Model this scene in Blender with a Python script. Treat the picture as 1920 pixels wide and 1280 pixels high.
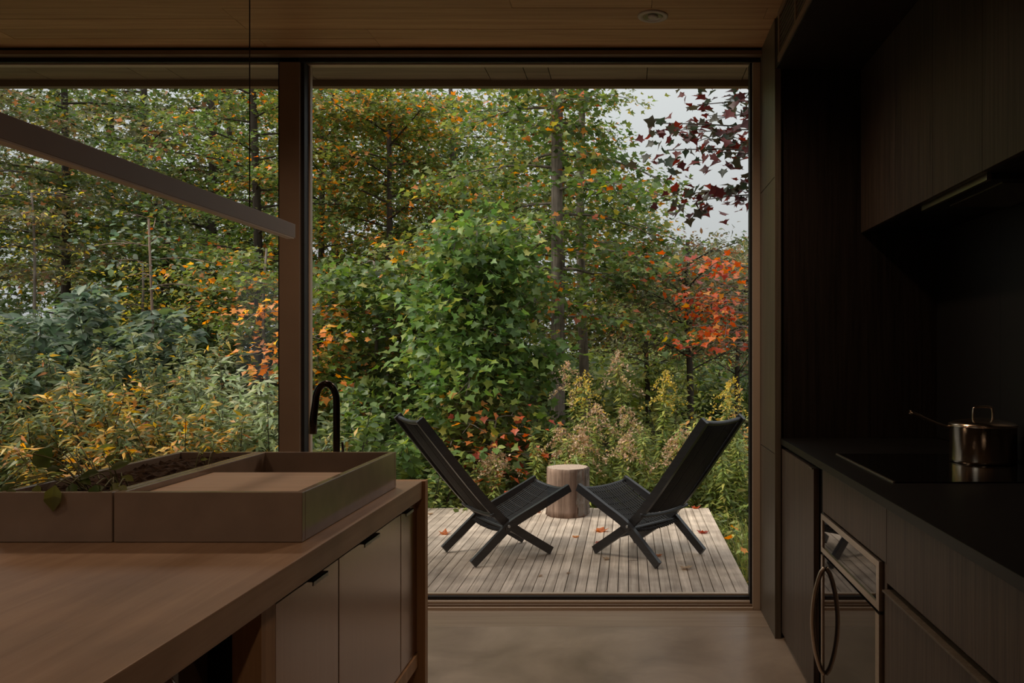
import bpy, bmesh, math, random
import numpy as np
from mathutils import Vector, Matrix

for o in list(bpy.data.objects):
    bpy.data.objects.remove(o)
S = bpy.context.scene
C = S.collection
R_ = math.radians

# ---------------------------------------------------------------- camera, sky, exposure
FP, VX, VY, CZ = 1540.0, 1178.0, 658.0, 1.27      # focal length in pixels, vanishing point, eye height
cd = bpy.data.cameras.new('camera')
cam = bpy.data.objects.new('camera', cd)
C.objects.link(cam)
cam.location = (0, 0, CZ)
cam.rotation_euler = (math.pi / 2, 0, 0)
cd.sensor_width = 36.0
cd.lens = 36.0 * FP / 1920
cd.shift_x = -(VX - 960) / 1920
cd.shift_y = (VY - 640) / 1920
cd.clip_start = 0.02
cd.clip_end = 300
S.camera = cam
S.view_settings.view_transform = 'Standard'
S.view_settings.look = 'None'
S.view_settings.gamma = 1
S.view_settings.use_curve_mapping = False
S.view_settings.exposure = 0.0

w = bpy.data.worlds.new('overcast_sky')
S.world = w
w.use_nodes = True
nt = w.node_tree
nt.nodes.clear()
tc = nt.nodes.new('ShaderNodeTexCoord')
sp = nt.nodes.new('ShaderNodeSeparateXYZ')
cl = nt.nodes.new('ShaderNodeMapRange')
cl.inputs['From Min'].default_value = 0.0
cl.inputs['From Max'].default_value = 1.0
cl.inputs['To Min'].default_value = 0.48      # overcast sky: the zenith is three times as bright as the horizon
cl.inputs['To Max'].default_value = 1.44
bgc = nt.nodes.new('ShaderNodeBackground')
bgc.inputs['Color'].default_value = (0.97, 0.985, 1.0, 1)
wo = nt.nodes.new('ShaderNodeOutputWorld')
nt.links.new(tc.outputs['Generated'], sp.inputs[0])
nt.links.new(sp.outputs['Z'], cl.inputs['Value'])
nt.links.new(cl.outputs[0], bgc.inputs['Strength'])
nt.links.new(bgc.outputs[0], wo.inputs[0])

# hazy sun, low contrast, high on the left
sl = bpy.data.lights.new('hazy_sun', 'SUN')
sl.energy = 3.6
sl.angle = R_(30)
sl.color = (1.0, 0.92, 0.79)
so = bpy.data.objects.new('hazy_sun', sl)
C.objects.link(so)
so.rotation_euler = (R_(13), R_(-38), 0)

FILL_SCALE = 1.0     # power scale of the added ceiling spots, all unseen, that brighten the room

try:
    S.cycles.max_bounces = 10
    S.cycles.diffuse_bounces = 5
    S.cycles.transparent_max_bounces = 24
    S.cycles.sample_clamp_indirect = 6
except Exception:
    pass


def at(px, py, Y):
    return Vector(((px - VX) * Y / FP, Y, CZ - (py - VY) * Y / FP))


# ---------------------------------------------------------------- materials
def new_mat(name):
    m = bpy.data.materials.new(name)
    m.use_nodes = True
    t = m.node_tree
    b = t.nodes['Principled BSDF']
    return m, t, b


def simple(name, col, rough=0.5, metal=0.0, spec=0.5, noise=0.0, nscale=8.0, bump=0.0, coat=0.0):
    m, t, b = new_mat(name)
    b.inputs['Base Color'].default_value = (*col, 1)
    b.inputs['Roughness'].default_value = rough
    b.inputs['Metallic'].default_value = metal
    b.inputs['Specular IOR Level'].default_value = spec
    b.inputs['Coat Weight'].default_value = coat
    if noise or bump:
        tc = t.nodes.new('ShaderNodeTexCoord')
        n = t.nodes.new('ShaderNodeTexNoise')
        n.inputs['Scale'].default_value = nscale
        n.inputs['Detail'].default_value = 6
        t.links.new(tc.outputs['Object'], n.inputs['Vector'])
        if noise:
            cr = t.nodes.new('ShaderNodeValToRGB')
            cr.color_ramp.elements[0].position = 0.3
            cr.color_ramp.elements[1].position = 0.7
            cr.color_ramp.elements[0].color = (*[c * (1 - noise) for c in col], 1)
            cr.color_ramp.elements[1].color = (*[min(1, c * (1 + noise)) for c in col], 1)
            t.links.new(n.outputs['Fac'], cr.inputs[0])
            t.links.new(cr.outputs[0], b.inputs['Base Color'])
        if bump:
            bp = t.nodes.new('ShaderNodeBump')
            bp.inputs['Strength'].default_value = bump
            bp.inputs['Distance'].default_value = 0.01
            t.links.new(n.outputs['Fac'], bp.inputs['Height'])
            t.links.new(bp.outputs[0], b.inputs['Normal'])
    return m


def wood(name, dark, light, axis='x', rough=0.5, stretch=14.0, scale=3.0, bump=0.12, vary=0.25, spec=0.4, patch=0.0):
    """grain runs along axis; each object gets its own tone from Object Info"""
    m, t, b = new_mat(name)
    tc = t.nodes.new('ShaderNodeTexCoord')
    mp = t.nodes.new('ShaderNodeMapping')
    sc = [stretch, stretch, stretch]
    sc['xyz'.index(axis)] = 0.7
    mp.inputs['Scale'].default_value = sc
    oi = t.nodes.new('ShaderNodeObjectInfo')
    addv = t.nodes.new('ShaderNodeVectorMath')
    addv.operation = 'ADD'
    ml = t.nodes.new('ShaderNodeMath')
    ml.operation = 'MULTIPLY'
    ml.inputs[1].default_value = 40
    t.links.new(oi.outputs['Random'], ml.inputs[0])
    t.links.new(tc.outputs['Object'], addv.inputs[0])
    t.links.new(ml.outputs[0], addv.inputs[1])
    t.links.new(addv.outputs[0], mp.inputs['Vector'])
    n = t.nodes.new('ShaderNodeTexNoise')
    n.inputs['Scale'].default_value = scale
    n.inputs['Detail'].default_value = 8
    n.inputs['Roughness'].default_value = 0.65
    n.inputs['Distortion'].default_value = 0.6
    t.links.new(mp.outputs[0], n.inputs['Vector'])
    cr = t.nodes.new('ShaderNodeValToRGB')
    cr.color_ramp.elements[0].position = 0.32
    cr.color_ramp.elements[1].position = 0.68
    cr.color_ramp.elements[0].color = (*dark, 1)
    cr.color_ramp.elements[1].color = (*light, 1)
    t.links.new(n.outputs['Fac'], cr.inputs[0])
    hv = t.nodes.new('ShaderNodeHueSaturation')
    mr = t.nodes.new('ShaderNodeMapRange')
    mr.inputs['To Min'].default_value = 1 - vary
    mr.inputs['To Max'].default_value = 1 + vary
    t.links.new(oi.outputs['Random'], mr.inputs['Value'])
    t.links.new(mr.outputs[0], hv.inputs['Value'])
    t.links.new(cr.outputs[0], hv.inputs['Color'])
    out = hv.outputs[0]
    if patch:
        n2 = t.nodes.new('ShaderNodeTexNoise')
        n2.inputs['Scale'].default_value = 5
        n2.inputs['Detail'].default_value = 5
        t.links.new(tc.outputs['Object'], n2.inputs['Vector'])
        mr2 = t.nodes.new('ShaderNodeMapRange')
        mr2.inputs['From Min'].default_value = 0.35
        mr2.inputs['From Max'].default_value = 0.7
        mr2.inputs['To Min'].default_value = 1 - patch
        mr2.inputs['To Max'].default_value = 1.1
        t.links.new(n2.outputs['Fac'], mr2.inputs['Value'])
        h2 = t.nodes.new('ShaderNodeHueSaturation')
        t.links.new(mr2.outputs[0], h2.inputs['Value'])
        t.links.new(out, h2.inputs['Color'])
        out = h2.outputs[0]
    t.links.new(out, b.inputs['Base Color'])
    b.inputs['Roughness'].default_value = rough
    b.inputs['Specular IOR Level'].default_value = spec
    bp = t.nodes.new('ShaderNodeBump')
    bp.inputs['Strength'].default_value = bump
    bp.inputs['Distance'].default_value = 0.002
    t.links.new(n.outputs['Fac'], bp.inputs['Height'])
    t.links.new(bp.outputs[0], b.inputs['Normal'])
    return m


def glass_mat(name, tint=(1, 1, 1)):
    m, t, b = new_mat(name)
    t.nodes.remove(b)
    out = t.nodes['Material Output']
    tr = t.nodes.new('ShaderNodeBsdfTransparent')
    tr.inputs[0].default_value = (*tint, 1)
    gl = t.nodes.new('ShaderNodeBsdfGlossy')
    gl.inputs['Roughness'].default_value = 0.0
    fr = t.nodes.new('ShaderNodeFresnel')
    fr.inputs['IOR'].default_value = 1.5
    ge = t.nodes.new('ShaderNodeNewGeometry')
    inv = t.nodes.new('ShaderNodeMath')
    inv.operation = 'SUBTRACT'
    inv.inputs[0].default_value = 1
    ml = t.nodes.new('ShaderNodeMath')
    ml.operation = 'MULTIPLY'
    t.links.new(ge.outputs['Backfacing'], inv.inputs[1])
    t.links.new(fr.outputs[0], ml.inputs[0])
    t.links.new(inv.outputs[0], ml.inputs[1])
    mx = t.nodes.new('ShaderNodeMixShader')
    t.links.new(ml.outputs[0], mx.inputs[0])
    t.links.new(tr.outputs[0], mx.inputs[1])
    t.links.new(gl.outputs[0], mx.inputs[2])
    t.links.new(mx.outputs[0], out.inputs[0])
    return m


def leaf_mat():
    m, t, b = new_mat('leaf_surface')
    a = t.nodes.new('ShaderNodeAttribute')
    a.attribute_name = 'tint'
    b.inputs['Roughness'].default_value = 0.42
    b.inputs['Specular IOR Level'].default_value = 0.45
    t.links.new(a.outputs['Color'], b.inputs['Base Color'])
    tr = t.nodes.new('ShaderNodeBsdfTranslucent')
    hs = t.nodes.new('ShaderNodeHueSaturation')
    hs.inputs['Saturation'].default_value = 1.15
    hs.inputs['Value'].default_value = 1.7
    t.links.new(a.outputs['Color'], hs.inputs['Color'])
    t.links.new(hs.outputs[0], tr.inputs[0])
    mx = t.nodes.new('ShaderNodeMixShader')
    mx.inputs[0].default_value = 0.38
    t.links.new(b.outputs[0], mx.inputs[1])
    t.links.new(tr.outputs[0], mx.inputs[2])
    t.links.new(mx.outputs[0], t.nodes['Material Output'].inputs[0])
    return m


def concrete_mat():
    m, t, b = new_mat('polished_concrete')
    tc = t.nodes.new('ShaderNodeTexCoord')
    n = t.nodes.new('ShaderNodeTexNoise')
    n.inputs['Scale'].default_value = 2.6
    n.inputs['Detail'].default_value = 9
    n.inputs['Roughness'].default_value = 0.6
    n.inputs['Distortion'].default_value = 0.5
    t.links.new(tc.outputs['Object'], n.inputs['Vector'])
    cr = t.nodes.new('ShaderNodeValToRGB')
    cr.color_ramp.elements[0].position = 0.3
    cr.color_ramp.elements[1].position = 0.72
    cr.color_ramp.elements[0].color = (0.22, 0.168, 0.125, 1)
    cr.color_ramp.elements[1].color = (0.42, 0.33, 0.25, 1)
    t.links.new(n.outputs['Fac'], cr.inputs[0])
    t.links.new(cr.outputs[0], b.inputs['Base Color'])
    mr = t.nodes.new('ShaderNodeMapRange')
    mr.inputs['To Min'].default_value = 0.22
    mr.inputs['To Max'].default_value = 0.42
    t.links.new(n.outputs['Fac'], mr.inputs['Value'])
    t.links.new(mr.outputs[0], b.inputs['Roughness'])
    return m


def brushed(name, col, rough=0.35, aniso=0.6, axis='z'):
    m, t, b = new_mat(name)
    b.inputs['Metallic'].default_value = 1.0
    b.inputs['Roughness'].default_value = rough
    tc = t.nodes.new('ShaderNodeTexCoord')
    mp = t.nodes.new('ShaderNodeMapping')
    sc = [160, 160, 160]
    sc['xyz'.index(axis)] = 1.2
    mp.inputs['Scale'].default_value = sc
    n = t.nodes.new('ShaderNodeTexNoise')
    n.inputs['Scale'].default_value = 1.0
    n.inputs['Detail'].default_value = 4
    t.links.new(tc.outputs['Object'], mp.inputs['Vector'])
    t.links.new(mp.outputs[0], n.inputs['Vector'])
    cr = t.nodes.new('ShaderNodeValToRGB')
    cr.color_ramp.elements[0].color = (*[c * 0.85 for c in col], 1)
    cr.color_ramp.elements[1].color = (*[c * 1.12 for c in col], 1)
    t.links.new(n.outputs['Fac'], cr.inputs[0])
    t.links.new(cr.outputs[0], b.inputs['Base Color'])
    bp = t.nodes.new('ShaderNodeBump')
    bp.inputs['Strength'].default_value = 0.05
    bp.inputs['Distance'].default_value = 0.001
    t.links.new(n.outputs['Fac'], bp.inputs['Height'])
    t.links.new(bp.outputs[0], b.inputs['Normal'])
    return m


M = {}
M['ceiling'] = wood('cedar_ceiling', (0.42, 0.235, 0.11), (0.60, 0.37, 0.19), 'x', 0.5, 16, 2.2, 0.1, 0.14)
M['oak_top'] = wood('oak_worktop', (0.33, 0.205, 0.125), (0.45, 0.30, 0.195), 'y', 0.42, 12, 2.0, 0.08, 0.06, patch=0.15)
M['oak_frame'] = wood('oak_frame', (0.36, 0.20, 0.095), (0.50, 0.29, 0.15), 'z', 0.5, 14, 2.5, 0.1, 0.08)
M['oak_board'] = wood('beech_board', (0.46, 0.30, 0.185), (0.60, 0.41, 0.27), 'x', 0.5, 9, 2.0, 0.06, 0.04)
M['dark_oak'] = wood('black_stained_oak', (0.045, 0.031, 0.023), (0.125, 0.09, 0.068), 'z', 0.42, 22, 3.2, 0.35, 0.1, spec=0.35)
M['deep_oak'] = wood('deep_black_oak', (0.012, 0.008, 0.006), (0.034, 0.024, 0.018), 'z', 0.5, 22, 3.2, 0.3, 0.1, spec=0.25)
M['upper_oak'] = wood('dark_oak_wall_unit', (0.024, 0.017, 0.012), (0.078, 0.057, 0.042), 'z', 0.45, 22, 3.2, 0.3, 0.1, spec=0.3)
M['dark_panel'] = wood('brown_stained_panel', (0.09, 0.072, 0.052), (0.15, 0.122, 0.09), 'z', 0.4, 20, 3.0, 0.25, 0.06)
M['frame'] = simple('bronze_frame', (0.20, 0.135, 0.088), 0.42, 0.0, 0.5, 0.06, 6)
M['frame_light'] = simple('pale_frame_strip', (0.50, 0.40, 0.31), 0.4)
M['gasket'] = simple('black_gasket', (0.006, 0.005, 0.005), 0.6)
M['glass'] = glass_mat('window_glass', (0.97, 0.985, 0.975))
M['floor'] = concrete_mat()
M['sill'] = wood('threshold_wood', (0.25, 0.185, 0.13), (0.36, 0.275, 0.20), 'x', 0.36, 24, 2.0, 0.1, 0.02)
M['deck'] = wood('weathered_deck', (0.36, 0.275, 0.215), (0.65, 0.525, 0.43), 'y', 0.75, 20, 2.4, 0.3, 0.16, 0.25, patch=0.35)
M['tray'] = simple('taupe_tray', (0.29, 0.225, 0.18), 0.17, 0.0, 0.5, 0.1, 14)
M['soil'] = simple('soil', (0.05, 0.03, 0.018), 0.95, 0, 0.2, 0.5, 60, 0.6)
M['doors'] = brushed('brushed_bronze_door', (0.37, 0.255, 0.185), 0.22)
M['steel'] = brushed('brushed_steel', (0.55, 0.46, 0.38), 0.30, axis='y')
M['pot'] = brushed('pot_steel', (0.74, 0.6, 0.45), 0.2, axis='z')
M['black_gloss'] = simple('black_glass', (0.006, 0.006, 0.006), 0.03, 0, 0.6)
M['oven_glass'] = simple('oven_glass', (0.012, 0.01, 0.009), 0.02, 0, 1.0)
M['oven_glass'].node_tree.nodes['Principled BSDF'].inputs['Specular Tint'].default_value = (1.0, 0.82, 0.66, 1)
M['worktop_black'] = simple('black_worktop', (0.008, 0.007, 0.006), 0.42, 0, 0.3, 0.2, 12)
M['black'] = simple('black_paint', (0.01, 0.009, 0.008), 0.5)
M['tap'] = simple('dark_bronze_tap', (0.035, 0.024, 0.018), 0.22, 0.7)
M['pull'] = simple('dark_pull', (0.22, 0.19, 0.165), 0.3, 0.9)
M['pendant'] = simple('pendant_bronze', (0.27, 0.20, 0.155), 0.45, 0.0, 0.5, 0.05, 10)
M['diffuser'] = simple('pale_diffuser', (0.6, 0.5, 0.42), 0.5)
M['cable'] = simple('dark_cable', (0.03, 0.02, 0.015), 0.6)
M['wall'] = simple('plain_wall', (0.22, 0.17, 0.125), 0.8, 0, 0.3, 0.05, 3)
M['back_wall'] = simple('pale_wall', (0.46, 0.37, 0.28), 0.8, 0, 0.3, 0.05, 3)
M['light_rim'] = simple('downlight_white', (0.52, 0.46, 0.40), 0.5)
M['chair_wood'] = wood('black_chair_wood', (0.012, 0.012, 0.014), (0.03, 0.03, 0.034), 'x', 0.38, 20, 3, 0.2, 0.1, 0.5)
M['cord'] = simple('black_cord', (0.010, 0.010, 0.011), 0.7, 0, 0.35)
M['steel_bolt'] = simple('bolt_steel', (0.5, 0.5, 0.5), 0.35, 1)
M['bark'] = wood('tree_bark', (0.095, 0.075, 0.062), (0.34, 0.28, 0.24), 'z', 0.9, 12, 3.0, 0.9, 0.15, 0.2, patch=0.4)
M['bark_dark'] = wood('dark_bark', (0.03, 0.024, 0.02), (0.09, 0.07, 0.058), 'z', 0.9, 12, 3.0, 0.9, 0.15, 0.2)
M['stump_bark'] = wood('stump_bark', (0.09, 0.05, 0.036), (0.42, 0.29, 0.225), 'z', 0.9, 16, 1.3, 1.0, 0.02, 0.2, patch=0.35)
M['leaf'] = leaf_mat()
M['stem'] = simple('green_stem', (0.14, 0.14, 0.05), 0.6)
M['ground'] = simple('forest_floor', (0.075, 0.06, 0.03), 0.95, 0, 0.2, 0.6, 5, 0.5)
M['soffit'] = wood('soffit_boards', (0.20, 0.15, 0.10), (0.32, 0.245, 0.17), 'x', 0.6, 12, 2.0, 0.1, 0.1)


def stump_top_mat():
    m, t, b = new_mat('stump_end_grain')
    tc = t.nodes.new('ShaderNodeTexCoord')
    mp = t.nodes.new('ShaderNodeMapping')
    mp.inputs['Scale'].default_value = (1, 1, 0.0)
    wv = t.nodes.new('ShaderNodeTexWave')
    wv.wave_type = 'RINGS'
    wv.rings_direction = 'SPHERICAL'
    wv.inputs['Scale'].default_value = 22
    wv.inputs['Distortion'].default_value = 2.5
    wv.inputs['Detail'].default_value = 3
    t.links.new(tc.outputs['Object'], mp.inputs['Vector'])
    t.links.new(mp.outputs[0], wv.inputs['Vector'])
    cr = t.nodes.new('ShaderNodeValToRGB')
    cr.color_ramp.elements[0].color = (0.30, 0.20, 0.15, 1)
    cr.color_ramp.elements[1].color = (0.52, 0.40, 0.32, 1)
    t.links.new(wv.outputs['Fac'], cr.inputs[0])
    t.links.new(cr.outputs[0], b.inputs['Base Color'])
    b.inputs['Roughness'].default_value = 0.85
    return m


M['stump_top'] = stump_top_mat()


# ---------------------------------------------------------------- object helpers
def tag(o, label=None, cat=None, group=None, kind=None):
    if label:
        o['label'] = label
    if cat:
        o['category'] = cat
    if group:
        o['group'] = group
    if kind:
        o['kind'] = kind
    return o


def empty(name, loc, label=None, cat=None, group=None, rz=0.0, kind=None):
    o = bpy.data.objects.new(name, None)
    o.empty_display_size = 0.1
    o.location = loc
    o.rotation_euler = (0, 0, rz)
    C.objects.link(o)
    return tag(o, label, cat, group, kind)


def link(name, me, parent=None, world=True):
    o = bpy.data.objects.new(name, me)
    C.objects.link(o)
    if parent is not None:
        o.parent = parent
        if world and parent.type == 'EMPTY':
            o.matrix_parent_inverse = Matrix.Translation(-Vector(parent.location))
    return o


class MB:
    """collects plain geometry, then links it as ONE mesh object"""

    def __init__(self):
        self.bm = bmesh.new()

    def box(self, x0, x1, y0, y1, z0, z1, bevel=0.0):
        b2 = bmesh.new()
        bmesh.ops.create_cube(b2, size=1)
        for v in b2.verts:
            v.co = Vector((x0 + (v.co.x + .5) * (x1 - x0), y0 + (v.co.y + .5) * (y1 - y0), z0 + (v.co.z + .5) * (z1 - z0)))
        if bevel:
            bmesh.ops.bevel(b2, geom=list(b2.edges), offset=bevel, segments=2, affect='EDGES', profile=0.6)
        self._take(b2)
        return self

    def _take(self, b2):
        me = bpy.data.meshes.new('tmp')
        b2.to_mesh(me)
        b2.free()
        self.bm.from_mesh(me)
        bpy.data.meshes.remove(me)

    def tube(self, pts, rad, n=8, cap=True, smooth=True):
        pts = [Vector(p) for p in pts]
        if not hasattr(rad, '__len__'):
            rad = [rad] * len(pts)
        rings = []
        ref = None
        for i, p in enumerate(pts):
            d = (pts[min(i + 1, len(pts) - 1)] - pts[max(i - 1, 0)]).normalized()
            if ref is None:
                ref = Vector((0, 0, 1)) if abs(d.z) < 0.9 else Vector((1, 0, 0))
            a = (ref - d * ref.dot(d)).normalized()
            ref = a
            b = d.cross(a)
            rings.append([self.bm.verts.new(p + (a * math.cos(2 * math.pi * k / n) + b * math.sin(2 * math.pi * k / n)) * rad[i]) for k in range(n)])
        for r0, r1 in zip(rings, rings[1:]):
            for k in range(n):
                f = self.bm.faces.new((r0[k], r0[(k + 1) % n], r1[(k + 1) % n], r1[k]))
                f.smooth = smooth
        if cap:
            self.bm.faces.new(list(reversed(rings[0])))
            self.bm.faces.new(rings[-1])
        return self

    def lathe(self, prof, cx, cy, n=32, cap0=True, cap1=True):
        rings = []
        for r, z in prof:
            rings.append([self.bm.verts.new((cx + r * math.cos(2 * math.pi * k / n), cy + r * math.sin(2 * math.pi * k / n), z)) for k in range(n)])
        for r0, r1 in zip(rings, rings[1:]):
            for k in range(n):
                f = self.bm.faces.new((r0[k], r0[(k + 1) % n], r1[(k + 1) % n], r1[k]))
                f.smooth = True
        if cap0:
            self.bm.faces.new(list(reversed(rings[0])))
        if cap1:
            self.bm.faces.new(rings[-1])
        return self

    def ribbon(self, prof, y0, y1, h):
        """a bar that follows the (x,z) polyline prof, h deep in the plane, from y0 to y1"""
        pts = [Vector((p[0], 0, p[1])) for p in prof]
        ring = []
        for i, p in enumerate(pts):
            d = (pts[min(i + 1, len(pts) - 1)] - pts[max(i - 1, 0)]).normalized()
            nrm = Vector((-d.z, 0, d.x))
            a, b = p + nrm * h / 2, p - nrm * h / 2
            ring.append([self.bm.verts.new((q.x, y, q.z)) for q, y in ((a, y0), (a, y1), (b, y1), (b, y0))])
        for r0, r1 in zip(ring, ring[1:]):
            for k in range(4):
                self.bm.faces.new((r0[k], r0[(k + 1) % 4], r1[(k + 1) % 4], r1[k]))
        self.bm.faces.new(list(reversed(ring[0])))
        self.bm.faces.new(ring[-1])
        return self

    def poly(self, pts, thick=0.0):
        vs = [self.bm.verts.new(p) for p in pts]
        self.bm.faces.new(vs)
        return self

    def mesh(self, name, mat):
        bmesh.ops.recalc_face_normals(self.bm, faces=list(self.bm.faces))
        me = bpy.data.meshes.new(name)
        self.bm.to_mesh(me)
        self.bm.free()
        me.materials.append(mat)
        return me

    def build(self, name, mat, parent=None, world=True):
        return link(name, self.mesh(name, mat), parent, world)


def box(name, dims, mat, parent=None, bevel=0.0015, world=True):
    return MB().box(*dims, bevel=bevel).build(name, mat, parent, world)


def spline(pts, n):
    """Catmull-Rom through pts"""
    P = [Vector(p) for p in pts]
    P = [P[0] * 2 - P[1]] + P + [P[-1] * 2 - P[-2]]
    out = []
    for i in range(1, len(P) - 2):
        for k in range(n):
            t = k / n
            a, b, c, d = P[i - 1], P[i], P[i + 1], P[i + 2]
            out.append(0.5 * (2 * b + (c - a) * t + (2 * a - 5 * b + 4 * c - d) * t * t + (3 * b - a - 3 * c + d) * t ** 3))
    out.append(P[-2])
    return out


# ================================================================ THE SETTING
ZC = 2.745          # ceiling
YW = 4.05           # window plane
XR = 0.655          # right side panel plane
XB = 1.38           # back of the kitchen recess
YP = 3.64           # return panel at the far end of the kitchen run

MB().box(-4.6, 1.5, -4.5, 3.783, -0.12, 0.0).build('floor', M['floor'])['kind'] = 'structure'
sill = box('trim_1', (-4.6, XR, 3.789, 4.03, -0.1, -0.001), M['sill'], None, 0.003)
tag(sill, 'flush wooden threshold strip under the big window', None, None, 'structure')

# ceiling: narrow boards running across, each one a plank
ceil = MB().box(-4.6, 1.5, -4.5, YW + 0.1, ZC + 0.014, ZC + 0.05).build('ceiling', M['ceiling'])
ceil['kind'] = 'structure'
rng = random.Random(3)
row = 0
y1 = 4.0
while y1 > -4.4:
    y0 = y1 - 0.1165
    if row < 7:
        cuts = sorted(rng.sample([-3.6, -2.9, -2.3, -1.75, -1.2, -0.5, 0.1, 0.6], 2))
    else:
        cuts = [rng.uniform(-3, 0.5)]
    xs = [-4.6] + cuts + [0.66]
    for a, b in zip(xs, xs[1:]):
        z = ZC + rng.uniform(0, 0.0012)
        box('plank', (a + 0.0008, b - 0.0008, y0 + 0.0016, y1 - 0.0016, z, ZC + 0.0145), M['ceiling'], ceil, 0.0)
    y1 = y0
    row += 1
MB().box(-4.8, 3.2, -4.7, 4.5, ZC + 0.06, ZC + 0.3).build('roof', M['soffit'])['kind'] = 'structure'
# soffit beyond the glass, boards with butt joints
sof = MB().box(-4.8, 3.2, 4.14, 4.5, ZC + 0.03, ZC + 0.06).build('trim_2', M['soffit'])
tag(sof, 'dark brown roof soffit above the window outside', None, None, 'structure')
rng = random.Random(5)
xs = [-4.8, -4.1, -3.15, -2.62, -2.42, -1.7, -0.75, -0.55, -0.42, 0.1, 0.62, 1.3, 3.2]
for a, b in zip(xs, xs[1:]):
    box('panel', (a + 0.002, b - 0.002, 4.15, 4.485, ZC + 0.004 + rng.uniform(0, .002), ZC + 0.031), M['soffit'], sof, 0.001)
box('edge_strip', (-4.8, 3.2, 4.485, 4.53, ZC - 0.03, ZC + 0.31), M['frame'], sof, 0.002)

# front wall: head rails, post between the windows, outer right wall
wf = empty('wall_front', (0, YW, 0), kind='structure')
wf['label'] = 'window wall with bronze rails and one post'
box('shadow_gap', (-4.6, XR, 4.005, 4.06, ZC - 0.018, ZC + 0.02), M['black'], wf, 0)
box('head_rail', (-4.6, XR - 0.0, 3.985, 4.05, ZC - 0.036, ZC - 0.0155), M['frame'], wf, 0.001)
box('head_gasket', (-4.6, XR, 4.03, 4.045, ZC - 0.057, ZC - 0.030), M['gasket'], wf, 0)
box('head_beam', (-4.6, XR, 4.10, 4.15, ZC - 0.032, ZC + 0.06), M['frame'], wf, 0)
box('outer_wall', (XR + 0.012, 3.2, 3.66, 4.16, -0.5, ZC + 0.06), M['dark_oak'], wf, 0)
XM0, XM1 = -1.713, -1.613
post = box('post', (XM0, XM1, 4.03, 4.14, -0.02, ZC - 0.02), M['frame'], wf, 0.002)
box('post_side_trim', (XM0 - 0.006, XM0 + 0.006, 4.033, 4.12, -0.02, ZC - 0.06), M['gasket'], wf, 0)


def window(n, x0, x1, label):
    g = empty('window_%d' % n, ((x0 + x1) / 2, YW + 0.05, 0), kind='structure')
    g['label'] = label
    zt = ZC - 0.05
    # bottom rail: three stepped profiles
    box('bottom_rail', (x0, x1, 4.03, 4.12, -0.03, 0.012), M['frame_light'], g, 0.002)
    box('bottom_rail_step', (x0, x1, 4.045, 4.12, 0.012, 0.022), M['frame'], g, 0.002)
    box('bottom_rail_ridge', (x0, x1, 4.062, 4.12, 0.022, 0.0335), M['frame_light'], g, 0.003)
    box('bottom_gasket', (x0 + 0.016, x1 - 0.006, 4.085, 4.108, 0.030, 0.050), M['gasket'], g, 0)
    box('glazing_strip', (x0 + 0.016, x1 - 0.006, 4.108, 4.135, 0.030, 0.058), M['frame_light'], g, 0.001)
    # jambs
    box('jamb_gasket', (x0, x0 + 0.016, 4.05, 4.12, 0.02, zt), M['gasket'], g, 0)
    box('jamb_strip', (x0 + 0.014, x0 + 0.024, 4.105, 4.135, 0.03, zt), M['frame_light'], g, 0.001)
    box('jamb_gasket', (x1 - 0.010, x1, 4.06, 4.12, 0.02, zt), M['gasket'], g, 0)
    box('head_strip', (x0 + 0.01, x1 - 0.01, 4.095, 4.135, zt + 0.002, zt + 0.018), M['frame_light'], g, 0.001)
    box('pane', (x0 + 0.012, x1 - 0.006, 4.112, 4.120, 0.045, zt + 0.010), M['glass'], g, 0)
    return g


window(1, -4.55, XM0, 'left picture window cropped by the frame edge')
w2 = window(2, XM1, 0.612, 'right picture window facing the deck')
box('outer_jamb', (0.612, 0.6485, 4.035, 4.13, -0.02, ZC - 0.04), M['frame_light'], w2, 0.002)

# right side panel of the window niche, in three lengths with visible butt joints
wr = MB().box(XR + 0.012, XR + 0.03, YP + 0.02, 4.06, -0.1, ZC).build('wall_right', M['dark_panel'])
wr['kind'] = 'structure'
for z0, z1 in ((0.0, 0.812), (0.815, 2.04), (2.043, ZC - 0.002)):
    box('panel', (XR - 0.006, XR + 0.013, YP, 4.04, z0 + 0.001, z1), M['dark_panel'], wr, 0.001)
box('edge_band', (XR - 0.007, XR + 0.02, YP - 0.012, YP + 0.001, 0.0, 2.518), M['dark_panel'], wr, 0.001)
# kitchen recess shell
ws = MB().box(XB, XB + 0.1, -4.5, 3.66, -0.05, ZC).build('wall_kitchen', M['dark_oak'])
ws['kind'] = 'structure'
for y0, y1 in ((1.5, 2.26), (2.262, 3.02), (3.022, YP)):
    box('panel', (XB - 0.012, XB, y0, y1, 0.888, 1.792), M['black'], ws, 0.001)
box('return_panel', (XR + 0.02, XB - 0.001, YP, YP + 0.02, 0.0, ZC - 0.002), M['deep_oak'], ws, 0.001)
tag(box('trim_3', (XR, XB, 0.4, YP - 0.001, 2.518, ZC - 0.001), M['deep_oak'], None, 0.002), 'dark fascia box under the ceiling above the kitchen recess', None, None, 'structure')

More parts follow.
